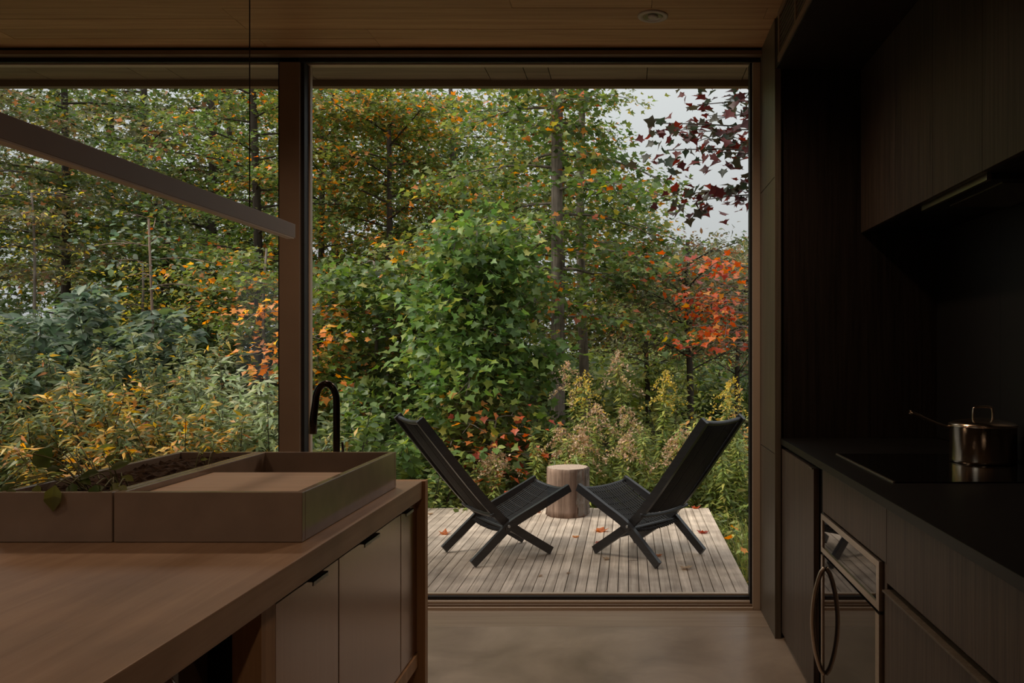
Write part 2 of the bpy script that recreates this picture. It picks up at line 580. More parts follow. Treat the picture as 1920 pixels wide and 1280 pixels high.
# rest of the room, out of the frame: it carries the light
tag(MB().box(-4.8, -4.6, -4.6, -3.8, -0.1, ZC).box(-4.8, -4.6, -1.4, 4.2, -0.1, ZC).box(-4.8, -4.6, -3.8, -1.4, -0.1, 0.7).box(-4.8, -4.6, -3.8, -1.4, 2.3, ZC).build('wall_left', M['wall']), kind='structure')
w3 = empty('window_3', (-4.7, -2.6, 0.7), kind='structure')
w3['label'] = 'side window of the room, out of the frame'
box('window_frame', (-4.74, -4.68, -3.8, -1.4, 0.7, 0.75), M['frame'], w3, 0)
box('window_frame', (-4.74, -4.68, -3.8, -1.4, 2.25, 2.3), M['frame'], w3, 0)
box('pane', (-4.714, -4.706, -3.8, -1.4, 0.75, 2.25), M['glass'], w3, 0)
tag(MB().box(-4.6, 1.5, -4.7, -4.5, 0, ZC).build('wall_back', M['back_wall']), kind='structure')

# ground outside
gx, gy = np.meshgrid(np.linspace(-45, 45, 91), np.linspace(-40, 70, 111), indexing='ij')
rs = np.random.RandomState(4)
gz = -0.42 + 0.02 * np.clip(gy - 8, 0, 40) + 0.05 * np.sin(gx * 1.3 + gy * 0.7) + 0.05 * np.sin(gx * 0.5 - gy * 1.1)
gv = np.stack([gx, gy, gz], -1).reshape(-1, 3)
gf = []
for i in range(90):
    for j in range(110):
        a = i * 111 + j
        gf.append((a, a + 111, a + 112, a + 1))
me = bpy.data.meshes.new('ground')
me.from_pydata(gv.tolist(), [], gf)
me.materials.append(M['ground'])
for p in me.polygons:
    p.use_smooth = True
link('ground', me)['kind'] = 'structure'


def ground_z(x, y):
    return -0.42 + 0.02 * min(max(y - 8, 0), 40) + 0.05 * math.sin(x * 1.3 + y * 0.7) + 0.05 * math.sin(x * 0.5 - y * 1.1)


# ================================================================ DECK
ZD = -0.02
deck = MB().box(-2.7, 0.62, 4.2, 6.73, -0.34, -0.20).box(-2.66, 0.60, 4.22, 4.28, -0.42, -0.046).box(-2.66, 0.60, 5.4, 5.46, -0.42, -0.046).box(-2.66, 0.60, 6.6, 6.66, -0.42, -0.046).build('deck', M['bark_dark'])
tag(deck, 'weathered grey plank deck outside the window', None, None, 'structure')
rng = random.Random(11)
x1 = 0.66
k = 0
while x1 > -2.68:
    wd = 0.080 if k == 0 else 0.0535
    x0 = x1 - wd
    ye = 6.757 + rng.uniform(-0.004, 0.004)
    zo = rng.uniform(-0.0012, 0.0012)
    if k % 4 == 2:
        ym = rng.uniform(4.8, 6.2)
        box('plank', (x0, x1, 4.19, ym - 0.001, -0.046, ZD + zo), M['deck'], deck, 0.0015)
        box('plank', (x0, x1, ym + 0.001, ye, -0.046, ZD - zo), M['deck'], deck, 0.0015)
    else:
        box('plank', (x0, x1, 4.19, ye, -0.046, ZD + zo), M['deck'], deck, 0.0015)
    x1 = x0 - 0.0042
    k += 1

# ================================================================ DECK CHAIRS
def chair_mesh_set():
    W = 0.225
    back = spline([(-0.30, 0, 0.895), (0.02, 0, 0.487), (0.19, 0, 0.292), (0.30, 0, 0.198), (0.565, 0, 0.022)], 5)
    seat = spline([(0.68, 0, 0.415), (0.45, 0, 0.312), (0.28, 0, 0.235), (0.19, 0, 0.168), (0.015, 0, 0.022)], 5)
    bp = [(p.x, p.z) for p in back]
    sp_ = [(p.x, p.z) for p in seat]
    out = []
    for s in (-1, 1):
        out.append(('back_rail', MB().ribbon(bp, s * (W - 0.034) - 0.013, s * (W - 0.034) + 0.013, 0.05).mesh('back_rail', M['chair_wood'])))
        out.append(('seat_rail', MB().ribbon(sp_, s * W - 0.013, s * W + 0.013, 0.05).mesh('seat_rail', M['chair_wood'])))
    # cross bars, each a slightly bowed bar
    def bar(name, x, z, half, r, bow):
        pts = [(x + bow * (1 - (t / half) ** 2) * 0.5, t, z - bow * (1 - (t / half) ** 2)) for t in np.linspace(-half, half, 9)]
        out.append((name, MB().tube(pts, r, 8).mesh(name, M['chair_wood'])))
    bar('top_bar', -0.292, 0.885, W - 0.03, 0.014, 0.018)
    bar('seat_front_bar', 0.668, 0.408, W, 0.014, 0.022)
    bar('lower_back_bar', 0.15, 0.30, W + 0.012, 0.012, 0.02)
    bar('stretcher', 0.235, 0.205, W + 0.018, 0.011, 0.0)
    bar('rear_stretcher', 0.40, 0.125, W - 0.03, 0.011, 0.0)
    for s in (-1, 1):
        out.append(('bolt', MB().tube([(0.245, s * (W + 0.012), 0.222), (0.245, s * (W + 0.022), 0.222)], 0.009, 8).mesh('bolt', M['steel_bolt'])))
    # cord slings: long cords with cross weaving
    def sling(name, a, b, half, sag, n, wires, fill=1.0):
        m = MB()
        for i in range(n):
            y = -half + 2 * half * (i + 0.5) / n
            edge = 1 - (y / half) ** 2
            pts = []
            for t in np.linspace(0, 1, 9):
                x = a[0] + (b[0] - a[0]) * t
                z = a[1] + (b[1] - a[1]) * t - sag * (4 * t * (1 - t)) * (0.5 + 0.5 * edge) - 0.014 * edge
                pts.append((x, y, z))
            m.tube(pts, half / n * fill * (1.02 if (i % 9) else 0.72), 5)
        for t in np.linspace(0.08, 0.92, wires):
            pts = []
            for q in np.linspace(-half, half, 7):
                edge = 1 - (q / half) ** 2
                x = a[0] + (b[0] - a[0]) * t
                z = a[1] + (b[1] - a[1]) * t - sag * (4 * t * (1 - t)) * (0.5 + 0.5 * edge) - 0.014 * edge + 0.004
                pts.append((x, q, z))
            m.tube(pts, 0.003, 4)
        out.append((name, m.mesh(name, M['cord'])))
    sling('back_sling', (-0.285, 0.88), (0.15, 0.315), W - 0.05, 0.012, 26, 14)
    sling('seat_sling', (0.665, 0.405), (0.20, 0.195), W - 0.018, 0.03, 19, 8, 0.66)
    return out


CH = chair_mesh_set()


def place_chair(x, y, rz, label):
    t = empty('deck_chair', (x, y, ZD), label, 'chair', 'low black chairs on the deck', rz)
    for nm, me in CH:
        o = link(nm, me, t, False)
        if nm.endswith('sling'):
            o['kind'] = 'stuff'
    return t


place_chair(-1.066, 5.065, R_(34.5), 'low black folding chair nearer the kitchen island, facing right')
place_chair(0.337, 5.02, R_(138.9), 'low black folding chair nearer the dark wall, facing left')

# stump
def stump():
    x, y = -0.478, 6.49
    t = empty('tree_stump', (x, y, ZD), 'round tree stump used as a side table between the two black chairs', 'stump')
    rs = np.random.RandomState(8)
    n, h, r = 56, 0.375, 0.163
    ph = rs.uniform(0, 6.28, 6)
    lump = [1 + 0.025 * math.sin(3 * a + ph[0]) + 0.02 * math.sin(7 * a + ph[1]) + 0.022 * math.sin(15 * a + ph[2]) + 0.012 * math.sin(23 * a + ph[3]) for a in np.linspace(0, 2 * math.pi, n, endpoint=False)]
    bm = bmesh.new()
    rings = []
    for j, (z, f) in enumerate(((0, 1.03), (0.05, 1.0), (0.12, 0.985), (0.2, 0.99), (0.28, 0.985), (0.345, 1.0), (0.368, 0.99), (h, 0.965))):
        ring = []
        for k in range(n):
            a = 2 * math.pi * k / n
            rr = r * f * (lump[k] + rs.normal(0, 0.006))
            ring.append(bm.verts.new((rr * math.cos(a), rr * math.sin(a), z)))
        rings.append(ring)
    for a, b in zip(rings, rings[1:]):
        for k in range(n):
            f = bm.faces.new((a[k], a[(k + 1) % n], b[(k + 1) % n], b[k]))
            f.smooth = True
    bm.faces.new(list(reversed(rings[0])))
    me = bpy.data.meshes.new('bare_wood')
    top = [v.co.copy() for v in rings[-1]]
    bm.to_mesh(me)
    bm.free()
    me.materials.append(M['stump_bark'])
    link('bare_wood', me, t, False)
    bm = bmesh.new()
    c = bm.verts.new((0.01, 0, h + 0.003))
    vs = [bm.verts.new(v + Vector((0, 0, 0.0002))) for v in top]
    ins = [bm.verts.new((v.x * 0.6, v.y * 0.6, h + 0.002 + rs.normal(0, 0.0012))) for v in top]
    for k in range(n):
        bm.faces.new((vs[k], vs[(k + 1) % n], ins[(k + 1) % n], ins[k]))
        bm.faces.new((ins[k], ins[(k + 1) % n], c))
    me = bpy.data.meshes.new('cut_face')
    bm.to_mesh(me)
    bm.free()
    me.materials.append(M['stump_top'])
    # old bark still clinging to the right side
    bm = bmesh.new()
    grid = []
    na, nz = 26, 16
    for j in range(nz):
        ring = []
        z = 0.012 + (h - 0.02) * j / (nz - 1)
        for k2 in range(na):
            a = R_(-62 + 8 * math.sin(j * 0.9) * (1 if k2 == 0 else 0)) + R_(128) * k2 / (na - 1)
            rr = r * 1.035 * (1 + 0.03 * math.sin(a * 17 + j * 0.3) + rs.normal(0, 0.014))
            if k2 in (0, na - 1):
                rr = r * 0.98
            ring.append(bm.verts.new((rr * math.cos(a), rr * math.sin(a), z)))
        grid.append(ring)
    for a_, b_ in zip(grid, grid[1:]):
        for k2 in range(na - 1):
            bm.faces.new((a_[k2], a_[k2 + 1], b_[k2 + 1], b_[k2]))
    m2 = bpy.data.meshes.new('bark')
    bm.to_mesh(m2)
    bm.free()
    m2.materials.append(M['bark'])
    link('bark', m2, t, False)['label'] = 'rough grey bark on the right side'
    o = link('cut_face', me, t, False)
    o['label'] = 'pale sawn top with rings'


stump()

# ================================================================ LEAVES
def fan(outline, center, fold=0.18, droop=0.1):
    vs = [center] + outline
    v = np.array([(x, y, fold * abs(x) - droop * y * y) for x, y in vs], float)
    n = len(outline)
    f = np.array([(0, 1 + k, 1 + (k + 1) % n) for k in range(n)])
    return v, f


MAPLE = fan([(0, 0.07), (0.32, -0.03), (0.30, 0.20), (0.55, 0.42), (0.33, 0.55), (0.21, 0.63), (0, 1.0), (-0.21, 0.63), (-0.33, 0.55), (-0.55, 0.42), (-0.30, 0.20), (-0.32, -0.03)], (0, 0.36), 0.25, 0.22)
MAPLE_FAR = (np.array([(0, 0, 0), (0.52, 0.42, 0.08), (0.17, 0.52, -0.02), (0, 1, -0.16), (-0.17, 0.52, -0.02), (-0.52, 0.42, 0.08)], float),
             np.array([(0, 1, 2), (0, 2, 3), (0, 3, 4), (0, 4, 5)]))
OVAL = (np.array([(0, 0, 0), (0.2, 0.3, 0.05), (0.2, 0.62, 0.02), (0, 1, -0.15), (-0.2, 0.62, 0.02), (-0.2, 0.3, 0.05), (0, 0.5, -0.03)], float),
        np.array([(0, 1, 6), (1, 2, 6), (2, 3, 6), (3, 4, 6), (4, 5, 6), (5, 0, 6)]))
BROAD = (OVAL[0] * np.array([1.55, 1, 1]), OVAL[1])
LANCE = (np.array([(0, 0, 0), (0.14, 0.4, 0.03), (0, 1, -0.2), (-0.14, 0.4, 0.03)], float), np.array([(0, 1, 3), (1, 2, 3)]))
TINY = (np.array([(0, 0, 0), (0.3, 0.5, 0.05), (0, 1, -0.05), (-0.3, 0.5, 0.05)], float), np.array([(0, 1, 3), (1, 2, 3)]))
BLADE = (np.array([(-0.018, 0, 0), (0.018, 0, 0), (0.016, 0.45, 0.04), (0, 1, 0.22), (-0.016, 0.45, 0.04)], float), np.array([(0, 1, 2), (0, 2, 4), (4, 2, 3)]))
KIND = dict(blade=BLADE, maple=MAPLE, maplefar=MAPLE_FAR, oval=OVAL, broad=BROAD, lance=LANCE, tiny=TINY)


def frames(nrm, dirn):
    """rotation matrices whose y axis follows dirn and z axis follows nrm"""
    z = nrm / np.linalg.norm(nrm, axis=1, keepdims=True)
    y = dirn - z * np.sum(dirn * z, 1, keepdims=True)
    y /= np.linalg.norm(y, axis=1, keepdims=True) + 1e-9
    x = np.cross(y, z)
    return np.stack([x, y, z], 2)


def leaf_mesh(name, kind, pos, rot, size, col):
    tv, tf = KIND[kind]
    n, V, F = len(pos), len(tv), len(tf)
    v = np.einsum('nij,vj->nvi', rot, tv) * size[:, None, None] + pos[:, None, :]
    f = (tf[None] + (np.arange(n) * V)[:, None, None]).reshape(-1)
    me = bpy.data.meshes.new(name)
    me.vertices.add(n * V)
    me.vertices.foreach_set('co', v.reshape(-1).astype(np.float32))
    me.loops.add(n * F * 3)
    me.loops.foreach_set('vertex_index', f.astype(np.int32))
    me.polygons.add(n * F)
    me.polygons.foreach_set('loop_start', (np.arange(n * F) * 3).astype(np.int32))
    me.update(calc_edges=True)
    a = me.attributes.new('tint', 'FLOAT_COLOR', 'POINT')
    c4 = np.ones((n, V, 4), np.float32)
    c4[:, :, :3] = col[:, None, :]
    a.data.foreach_set('color', c4.reshape(-1))
    me.materials.append(M['leaf'])
    return me


PAL = dict(
    green=[((0.075, 0.115, 0.022), 5), ((0.05, 0.085, 0.022), 4), ((0.13, 0.16, 0.03), 3), ((0.20, 0.19, 0.035), 0.7)],
    maple=[((0.09, 0.13, 0.028), 5), ((0.06, 0.10, 0.026), 4), ((0.15, 0.17, 0.04), 3), ((0.50, 0.17, 0.03), 0.5), ((0.40, 0.09, 0.03), 0.25), ((0.32, 0.24, 0.04), 0.5)],
    bright=[((0.10, 0.16, 0.035), 5), ((0.065, 0.115, 0.03), 5), ((0.18, 0.215, 0.045), 2), ((0.30, 0.28, 0.06), 0.5)],
    spotted=[((0.08, 0.115, 0.025), 5), ((0.12, 0.145, 0.03), 4), ((0.19, 0.18, 0.035), 2), ((0.50, 0.17, 0.03), 1.5), ((0.52, 0.26, 0.05), 0.5)],
    orange=[((0.55, 0.20, 0.03), 5), ((0.46, 0.13, 0.02), 3), ((0.50, 0.28, 0.05), 2), ((0.12, 0.14, 0.03), 2)],
    red=[((0.40, 0.075, 0.028), 5), ((0.46, 0.13, 0.035), 4), ((0.28, 0.045, 0.028), 3), ((0.42, 0.18, 0.04), 1.5), ((0.15, 0.13, 0.03), 1.0)],
    crimson=[((0.045, 0.011, 0.011), 5), ((0.085, 0.016, 0.013), 3), ((0.028, 0.024, 0.014), 4), ((0.02, 0.028, 0.017), 3)],
    blue=[((0.085, 0.12, 0.075), 5), ((0.055, 0.085, 0.05), 4), ((0.15, 0.185, 0.125), 2), ((0.10, 0.125, 0.045), 3)],
    olive=[((0.13, 0.145, 0.05), 5), ((0.09, 0.115, 0.04), 4), ((0.19, 0.19, 0.075), 3), ((0.42, 0.26, 0.04), 1.2), ((0.50, 0.18, 0.05), 0.3), ((0.13, 0.17, 0.10), 2)],
    amber=[((0.45, 0.28, 0.04), 4), ((0.42, 0.19, 0.035), 3), ((0.15, 0.15, 0.04), 4), ((0.10, 0.12, 0.035), 3)],
    silver=[((0.25, 0.29, 0.15), 5), ((0.18, 0.22, 0.10), 4), ((0.33, 0.35, 0.20), 2.5), ((0.36, 0.25, 0.07), 0.5)],
    yellow=[((0.55, 0.40, 0.05), 4), ((0.40, 0.34, 0.05), 3), ((0.18, 0.2, 0.04), 4), ((0.55, 0.24, 0.04), 1)],
    deep=[((0.045, 0.07, 0.018), 5), ((0.065, 0.09, 0.022), 4), ((0.11, 0.12, 0.03), 2.5), ((0.35, 0.20, 0.03), 0.4), ((0.28, 0.24, 0.04), 0.6)],
    far=[((0.11, 0.13, 0.035), 4), ((0.17, 0.165, 0.04), 3), ((0.30, 0.22, 0.045), 1.5), ((0.08, 0.10, 0.03), 3), ((0.42, 0.2, 0.04), 0.6)],
    russet=[((0.12, 0.12, 0.045), 5), ((0.17, 0.12, 0.05), 3), ((0.24, 0.11, 0.05), 1.5), ((0.09, 0.10, 0.045), 4)],
    herb=[((0.15, 0.185, 0.04), 4), ((0.22, 0.24, 0.05), 4), ((0.30, 0.27, 0.055), 2), ((0.10, 0.14, 0.035), 3)],
    plume=[((0.36, 0.24, 0.15), 5), ((0.45, 0.32, 0.22), 3), ((0.27, 0.17, 0.10), 3), ((0.40, 0.30, 0.08), 1)],
    golden=[((0.48, 0.34, 0.05), 5), ((0.40, 0.30, 0.06), 3), ((0.30, 0.24, 0.06), 3)],
    grass=[((0.13, 0.15, 0.035), 4), ((0.20, 0.19, 0.05), 3), ((0.09, 0.12, 0.03), 4), ((0.30, 0.24, 0.10), 1)],
)


def pick(rs, pal, n):
    cols = np.array([c for c, _ in PAL[pal]])
    p = np.array([q for _, q in PAL[pal]], float)
    idx = rs.choice(len(cols), n, p=p / p.sum())
    cols = cols * 0.9 + cols.mean(1, keepdims=True) * 0.1
    return idx, 1.5 * cols[idx] * rs.uniform(0.55, 1.4, (n, 1)) * rs.uniform(0.92, 1.08, (n, 3))


LEAF_DATA = {}


def single_leaf(kind, pal, i):
    key = (kind, pal, i)
    if key not in LEAF_DATA:
        c = 1.5 * np.array([PAL[pal][i][0]])
        LEAF_DATA[key] = leaf_mesh('leaf', kind, np.zeros((1, 3)), np.eye(3)[None], np.ones(1), c)
    return LEAF_DATA[key]


def add_leaves(root, rs, kind, pal, pos, rot, size, singles=0, name='foliage'):
    """the leaves that show largest become parts of their own, the rest one stuff part"""
    n = len(pos)
    idx, col = pick(rs, pal, n)
    if singles:
        Y = pos[:, 1]
        px = VX + pos[:, 0] / Y * FP
        py = VY - (pos[:, 2] - CZ) / Y * FP
        face = np.abs(rot[:, 1, 2]) + 0.3 * np.abs(rot[:, 2, 2])
        score = size / Y * (0.3 + face) - 0.02 * (Y - Y.min())
        score[(px < -20) | (px > 1420) | (py < 140) | (py > 1100)] -= 10
        order = np.argsort(-score)
        sel = order[:singles]
        rest = order[singles:]
        inv = Matrix.Translation(-Vector(root.location))
        for i in sel:
            o = bpy.data.objects.new('leaf', single_leaf(kind, pal, int(idx[i])))
            C.objects.link(o)
            o.parent = root
            o.matrix_parent_inverse = inv
            m = Matrix(rot[i].tolist()).to_4x4()
            o.matrix_basis = Matrix.Translation(Vector(pos[i])) @ m @ Matrix.Scale(float(size[i]), 4)
        pos, rot, size, col = pos[rest], rot[rest], size[rest], col[rest]
    if len(pos):
        o = link(name, leaf_mesh(name, kind, pos, rot, size, col), root)
        o['kind'] = 'stuff'


def tree(name, label, base, height, tr, crown, leaves, seed, cat='tree', group=None, lean=(0, 0), bark='bark', singles=0,
         nb=22, tw=14, nl=11, lsize=0.09, kind='maplefar', pal='green', rise=0.25, droop=0.25, az=None, spread=0.16, flat=0.05, tilt=0.45, prof=None, wig=0.06):
    rs = np.random.RandomState(seed)
    bx, by = base
    bz = ground_z(bx, by) - 0.05
    root = empty(name, (bx, by, bz), label, cat, group)
    h0, h1, R = crown
    # trunk
    npt = 10
    tp = []
    for i in range(npt):
        t = i / (npt - 1)
        tp.append(np.array((bx + lean[0] * t + wig * math.sin(t * 5 + seed) * t, by + lean[1] * t, bz + height * t)))
    MB().tube(tp, [tr * (1.25 if i == 0 else 1.0) * (1 - 0.55 * i / (npt - 1)) for i in range(npt)], 12).build('trunk', M[bark], root)
    tpa = np.array(tp)

    def on_trunk(h):
        t = np.clip((h) / height, 0, 1) * (npt - 1)
        i = int(min(t, npt - 2))
        return tpa[i] + (tpa[i + 1] - tpa[i]) * (t - i)
    mb = MB()
    P, D = [], []
    for i in range(nb):
        t = (i + 0.5) / nb
        h = h0 + (h1 - h0) * t + rs.uniform(-.1, .1)
        a = (i * 2.399963 + rs.uniform(-.4, .4)) if az is None else rs.uniform(*az)
        f = (prof(t) if prof else (0.55 + 0.45 * math.sin(math.pi * min(1, t * 0.9 + 0.15))))
        L = R * f * rs.uniform(0.75, 1.15)
        d = np.array((math.cos(a), math.sin(a), 0))
        side = np.array((-d[1], d[0], 0))
        b0 = on_trunk(h)
        bend = rs.uniform(-0.25, 0.25)
        def q(s):
            return b0 + d * L * s + side * L * bend * s * s + np.array((0, 0, L * (rise * s - droop * s * s)))
        if L > 0.15:
            mb.tube([q(s) for s in np.linspace(0, 1, 5)], [max(0.004, tr * 0.22 * (1 - 0.8 * s)) for s in np.linspace(0, 1, 5)], 5, False)
        ntw = max(2, int(tw * L))
        for k in range(ntw):
            s = rs.uniform(0.2, 1.05)
            lat = rs.uniform(-1, 1) * L * 0.42 * (1.05 - 0.6 * s)
            c = q(s) + side * lat + np.array((0, 0, rs.normal(0, 0.05) - abs(lat) * 0.12))
            if k % 3 == 0:
                mb.tube([q(max(0, s - 0.15)), c], [0.005, 0.003], 4, False)
            m = max(3, int(nl * rs.uniform(0.6, 1.4)))
            pp = c + rs.normal(0, 1, (m, 3)) * np.array((spread, spread, flat))
            P.append(pp)
            dd = (pp - c) * 2.0 + d * 0.12 + rs.normal(0, 0.08, (m, 3)) - np.array((0, 0, 0.05))
            D.append(dd)
    mb.build('branch', M[bark], root)
    P = np.concatenate(P)
    D = np.concatenate(D)
    n = len(P)
    nr = np.array((0, -0.12, 1)) + rs.normal(0, tilt, (n, 3))
    size = lsize * rs.uniform(0.65, 1.2, n)
    add_leaves(root, rs, kind, pal, P, frames(nr, D), size, singles)
    return root


def shrub(name, label, base, height, R, nst, per, seed, kind='oval', pal='olive', lsize=0.07, cat='shrub', group=None, singles=0, bark='bark_dark',
          up=0.75, tilt=0.5, start=0.15, pin=False, flop=0.25, zbase=None, stem_r=0.008, jit=0.05):
    rs = np.random.RandomState(seed)
    bx, by = base
    bz = (ground_z(bx, by) - 0.04) if zbase is None else zbase
    root = empty(name, (bx, by, bz), label, cat, group)
    mb = MB()
    P, D, NR = [], [], []
    for i in range(nst):
        a = i * 2.399963 + rs.uniform(-.5, .5)
        rr = R * math.sqrt((i + 0.5) / nst)
        h = height * rs.uniform(0.6, 1.0) * (1 - 0.28 * (rr / max(R, 1e-6)) ** 2)
        d = np.array((math.cos(a), math.sin(a), 0.0))
        b0 = np.array((bx, by, bz)) + d * rr * 0.45
        def q(s):
            return b0 + d * (rr * 0.55 * s ** 1.5 + flop * h * 0.4 * s ** 3) + np.array((0, 0, h * (s - flop * 0.35 * s ** 3)))
        mb.tube([q(s) for s in np.linspace(0, 1, 5)], [stem_r * (1 - 0.75 * s) for s in np.linspace(0, 1, 5)], 5, False)
        m = int(per * h * rs.uniform(0.8, 1.2))
        s = np.sort(rs.uniform(start, 1.0, m) ** up)
        pts = np.array([q(x) for x in s])
        if pin:          # opposite leaflets on short side stalks
            ang = rs.choice(5, m) * 1.2566 + a
            out = np.stack([np.cos(ang), np.sin(ang), np.full(m, 0.25)], 1)
            rad = rs.uniform(0.02, 0.2, m) * (1.15 - s)
            pts = pts + out * rad[:, None]
            sd = np.where(np.arange(m) % 2, 1, -1)[:, None]
            perp = np.stack([-out[:, 1], out[:, 0], np.zeros(m)], 1) * sd
            dd = perp + out * 0.5 + rs.normal(0, 0.15, (m, 3)) - np.array((0, 0, 0.15))
        else:
            ang = rs.uniform(0, 6.283, m)
            out = np.stack([np.cos(ang), np.sin(ang), np.full(m, 0.1)], 1)
            pts = pts + out * rs.uniform(0, 1, (m, 1)) * (jit + 0.14 * R * (1 - s[:, None] * 0.6))
            dd = out + rs.normal(0, 0.35, (m, 3))
        P.append(pts)
        D.append(dd)
    mb.build('stem', M[bark], root)
    P = np.concatenate(P)
    D = np.concatenate(D)
    n = len(P)
    nr = np.array((0, -0.25, 1)) + rs.normal(0, tilt, (n, 3))
    add_leaves(root, rs, kind, pal, P, frames(nr, D), lsize * rs.uniform(0.6, 1.25, n), singles)
    return root


def xat(px, Y):
    return (px - VX) * Y / FP


# ---- forest edge, far layer
far = [(-40, 20, 9, 'deep'), (110, 23, 10, 'deep'), (210, 19, 8.5, 'deep'), (330, 24, 7.0, 'deep'), (265, 17.5, 8.0, 'russet'), (395, 17.5, 7.5, 'deep'), (430, 20, 10, 'deep'), (540, 22, 10, 'deep'), (630, 19, 10, 'spotted'), (760, 23, 10, 'deep'),
       (850, 19, 7.2, 'far'), (960, 24, 9.5, 'deep'), (1050, 20, 9, 'far'), (1145, 23, 5.6, 'far'), (1235, 20, 3.9, 'russet'), (1320, 22, 4.2, 'russet'), (1400, 19, 3.9, 'russet'), (1490, 21, 4.2, 'deep'), (-170, 22, 9, 'deep')]
words = ['leftmost', 'second', 'third', 'fourth', 'fifth', 'sixth', 'seventh', 'eighth', 'ninth', 'tenth', 'eleventh', 'twelfth', 'thirteenth', 'fourteenth', 'fifteenth', 'sixteenth', 'seventeenth', 'eighteenth', 'nineteenth', 'twentieth']
order = sorted(range(len(far)), key=lambda i: far[i][0])
tone = dict(far='pale olive', deep='dark green', yellow='yellow leaved', spotted='orange flecked', russet='russet brown')
for k, i in enumerate(order):
    px, Y, h, pal = far[i]
    tree('background_tree', '%s far tree of the forest backdrop, %s from the left' % (tone[pal], words[k]), (xat(px, Y), Y), h * 0.97, 0.13, (0.8, h, 2.3), None, 100 + i,
         group='far trees of the forest backdrop', nb=26, tw=8, nl=16, lsize=0.15, pal=pal, spread=0.34, flat=0.12, kind='maplefar', bark='bark_dark', tilt=0.6)
for i, (x, y, h, pal, lb) in enumerate(((-21.0, 17, 9, 'deep', 'far tree past the left frame edge, nearest to it'), (-25.5, 20, 9, 'far', 'far tree past the left frame edge, second'), (-24.5, 14, 8, 'deep', 'far tree past the left frame edge, third'), (9.0, 19, 6, 'deep', 'far tree hidden by the dark wall, first'), (12.5, 17, 7, 'far', 'far tree hidden by the dark wall, second'))):
    tree('background_tree', lb, (x, y), h, 0.13, (0.3, h, 2.5), None, 130 + i, group='far trees past the frame edges', nb=24, tw=7, nl=14, lsize=0.17, pal=pal, spread=0.36, flat=0.12, bark='bark_dark', tilt=0.6)
# understory bushes that close the view at eye level
und = [(-60, 13, 2.0, 'deep'), (90, 15, 2.3, 'olive'), (230, 14, 2.2, 'deep'), (380, 15.5, 2.4, 'green'), (500, 14, 2.4, 'deep'), (620, 15, 2.4, 'deep'), (760, 14, 2.2, 'green'), (900, 15.5, 2.2, 'deep'), (1000, 14, 2.0, 'green'),
       (1110, 15.5, 2.2, 'herb'), (1190, 13.5, 2.1, 'herb'), (1290, 15, 2.0, 'herb'), (1390, 14, 2.1, 'green')]
for i, (px, Y, h, pal) in enumerate(und):
    shrub('understory_bush', 'shaded %s bush under the forest edge, %s from the left' % ({'deep': 'dark green', 'olive': 'olive', 'green': 'mid green', 'herb': 'yellowish green'}[pal], words[i]), (xat(px, Y), Y), h, 1.15, 26, 34, 200 + i, 'broad', pal, 0.15,
          cat='bush', group='bushes under the forest edge', jit=0.2)

# ---- mid layer trees with visible trunks
tree('maple_tree', 'tall maple with the thick straight grey trunk behind the stump', (xat(1046, 10.0), 10.0), 8.2, 0.092, (2.1, 6.6, 1.75), None, 21, pal='maple', kind='maple', nb=32, tw=18, nl=14, lsize=0.085, rise=0.12, droop=0.3, wig=0.03, singles=250, spread=0.17, prof=lambda t: 0.95 if t < 0.4 else max(0.42, 0.95 - 2.4 * (t - 0.4)))
tree('maple_tree', 'slimmer maple with crooked trunk right of the thick grey trunk', (xat(1100, 12.0), 12.0), 8.0, 0.078, (2.7, 6.6, 1.45), None, 22, pal='maple', kind='maplefar', nb=24, tw=14, nl=14, lsize=0.09, lean=(-0.12, 0), rise=0.15, droop=0.3, wig=0.12, prof=lambda t: 0.95 if t < 0.3 else max(0.25, 0.95 - 2.2 * (t - 0.3)))
tree('maple_tree', 'forked dark maple with orange flecks left of the centre', (xat(728, 13.0), 13.0), 5.2, 0.075, (2.1, 7.2, 2.1), None, 23, pal='spotted', kind='maplefar', nb=34, tw=14, nl=16, lsize=0.092, bark='bark_dark', rise=0.35, droop=0.25, wig=0.03)
tree('maple_tree', 'orange flecked maple whose crown fills the window beside the post', (xat(600, 14.5), 14.5), 7.5, 0.07, (1.8, 7.5, 2.0), None, 24, pal='spotted', kind='maplefar', nb=30, tw=13, nl=17, lsize=0.098, bark='bark_dark')
tree('maple_tree', 'green maple filling the upper middle of the big window', (xat(850, 15.0), 15.0), 7.0, 0.07, (2.4, 6.1, 2.0), None, 25, pal='green', kind='maplefar', nb=26, tw=12, nl=16, lsize=0.098, bark='bark_dark')
tree('slender_tree', 'small fine leaved tree with dark forked trunk near the dark wall', (xat(1293, 11.0), 11.0), 3.1, 0.055, (1.35, 2.95, 1.1), None, 26, pal='russet', kind='oval', nb=26, tw=18, nl=11, lsize=0.075, bark='bark_dark', rise=0.6, droop=0.2, spread=0.17, flat=0.1, tilt=0.7)
tree('slender_tree', 'thin olive tree behind the goldenrod', (xat(1215, 13.0), 13.0), 3.2, 0.05, (1.0, 3.1, 1.2), None, 27, pal='herb', kind='oval', nb=22, tw=15, nl=11, lsize=0.085, bark='bark_dark', rise=0.4, droop=0.2)
tree('slender_tree', 'twiggy grey green tree at the window edge below the sky gap', (xat(1385, 12.5), 12.5), 2.8, 0.05, (1.2, 2.75, 1.1), None, 28, pal='russet', kind='oval', nb=22, tw=14, nl=9, lsize=0.08, bark='bark_dark', rise=0.6, droop=0.2, tilt=0.7)
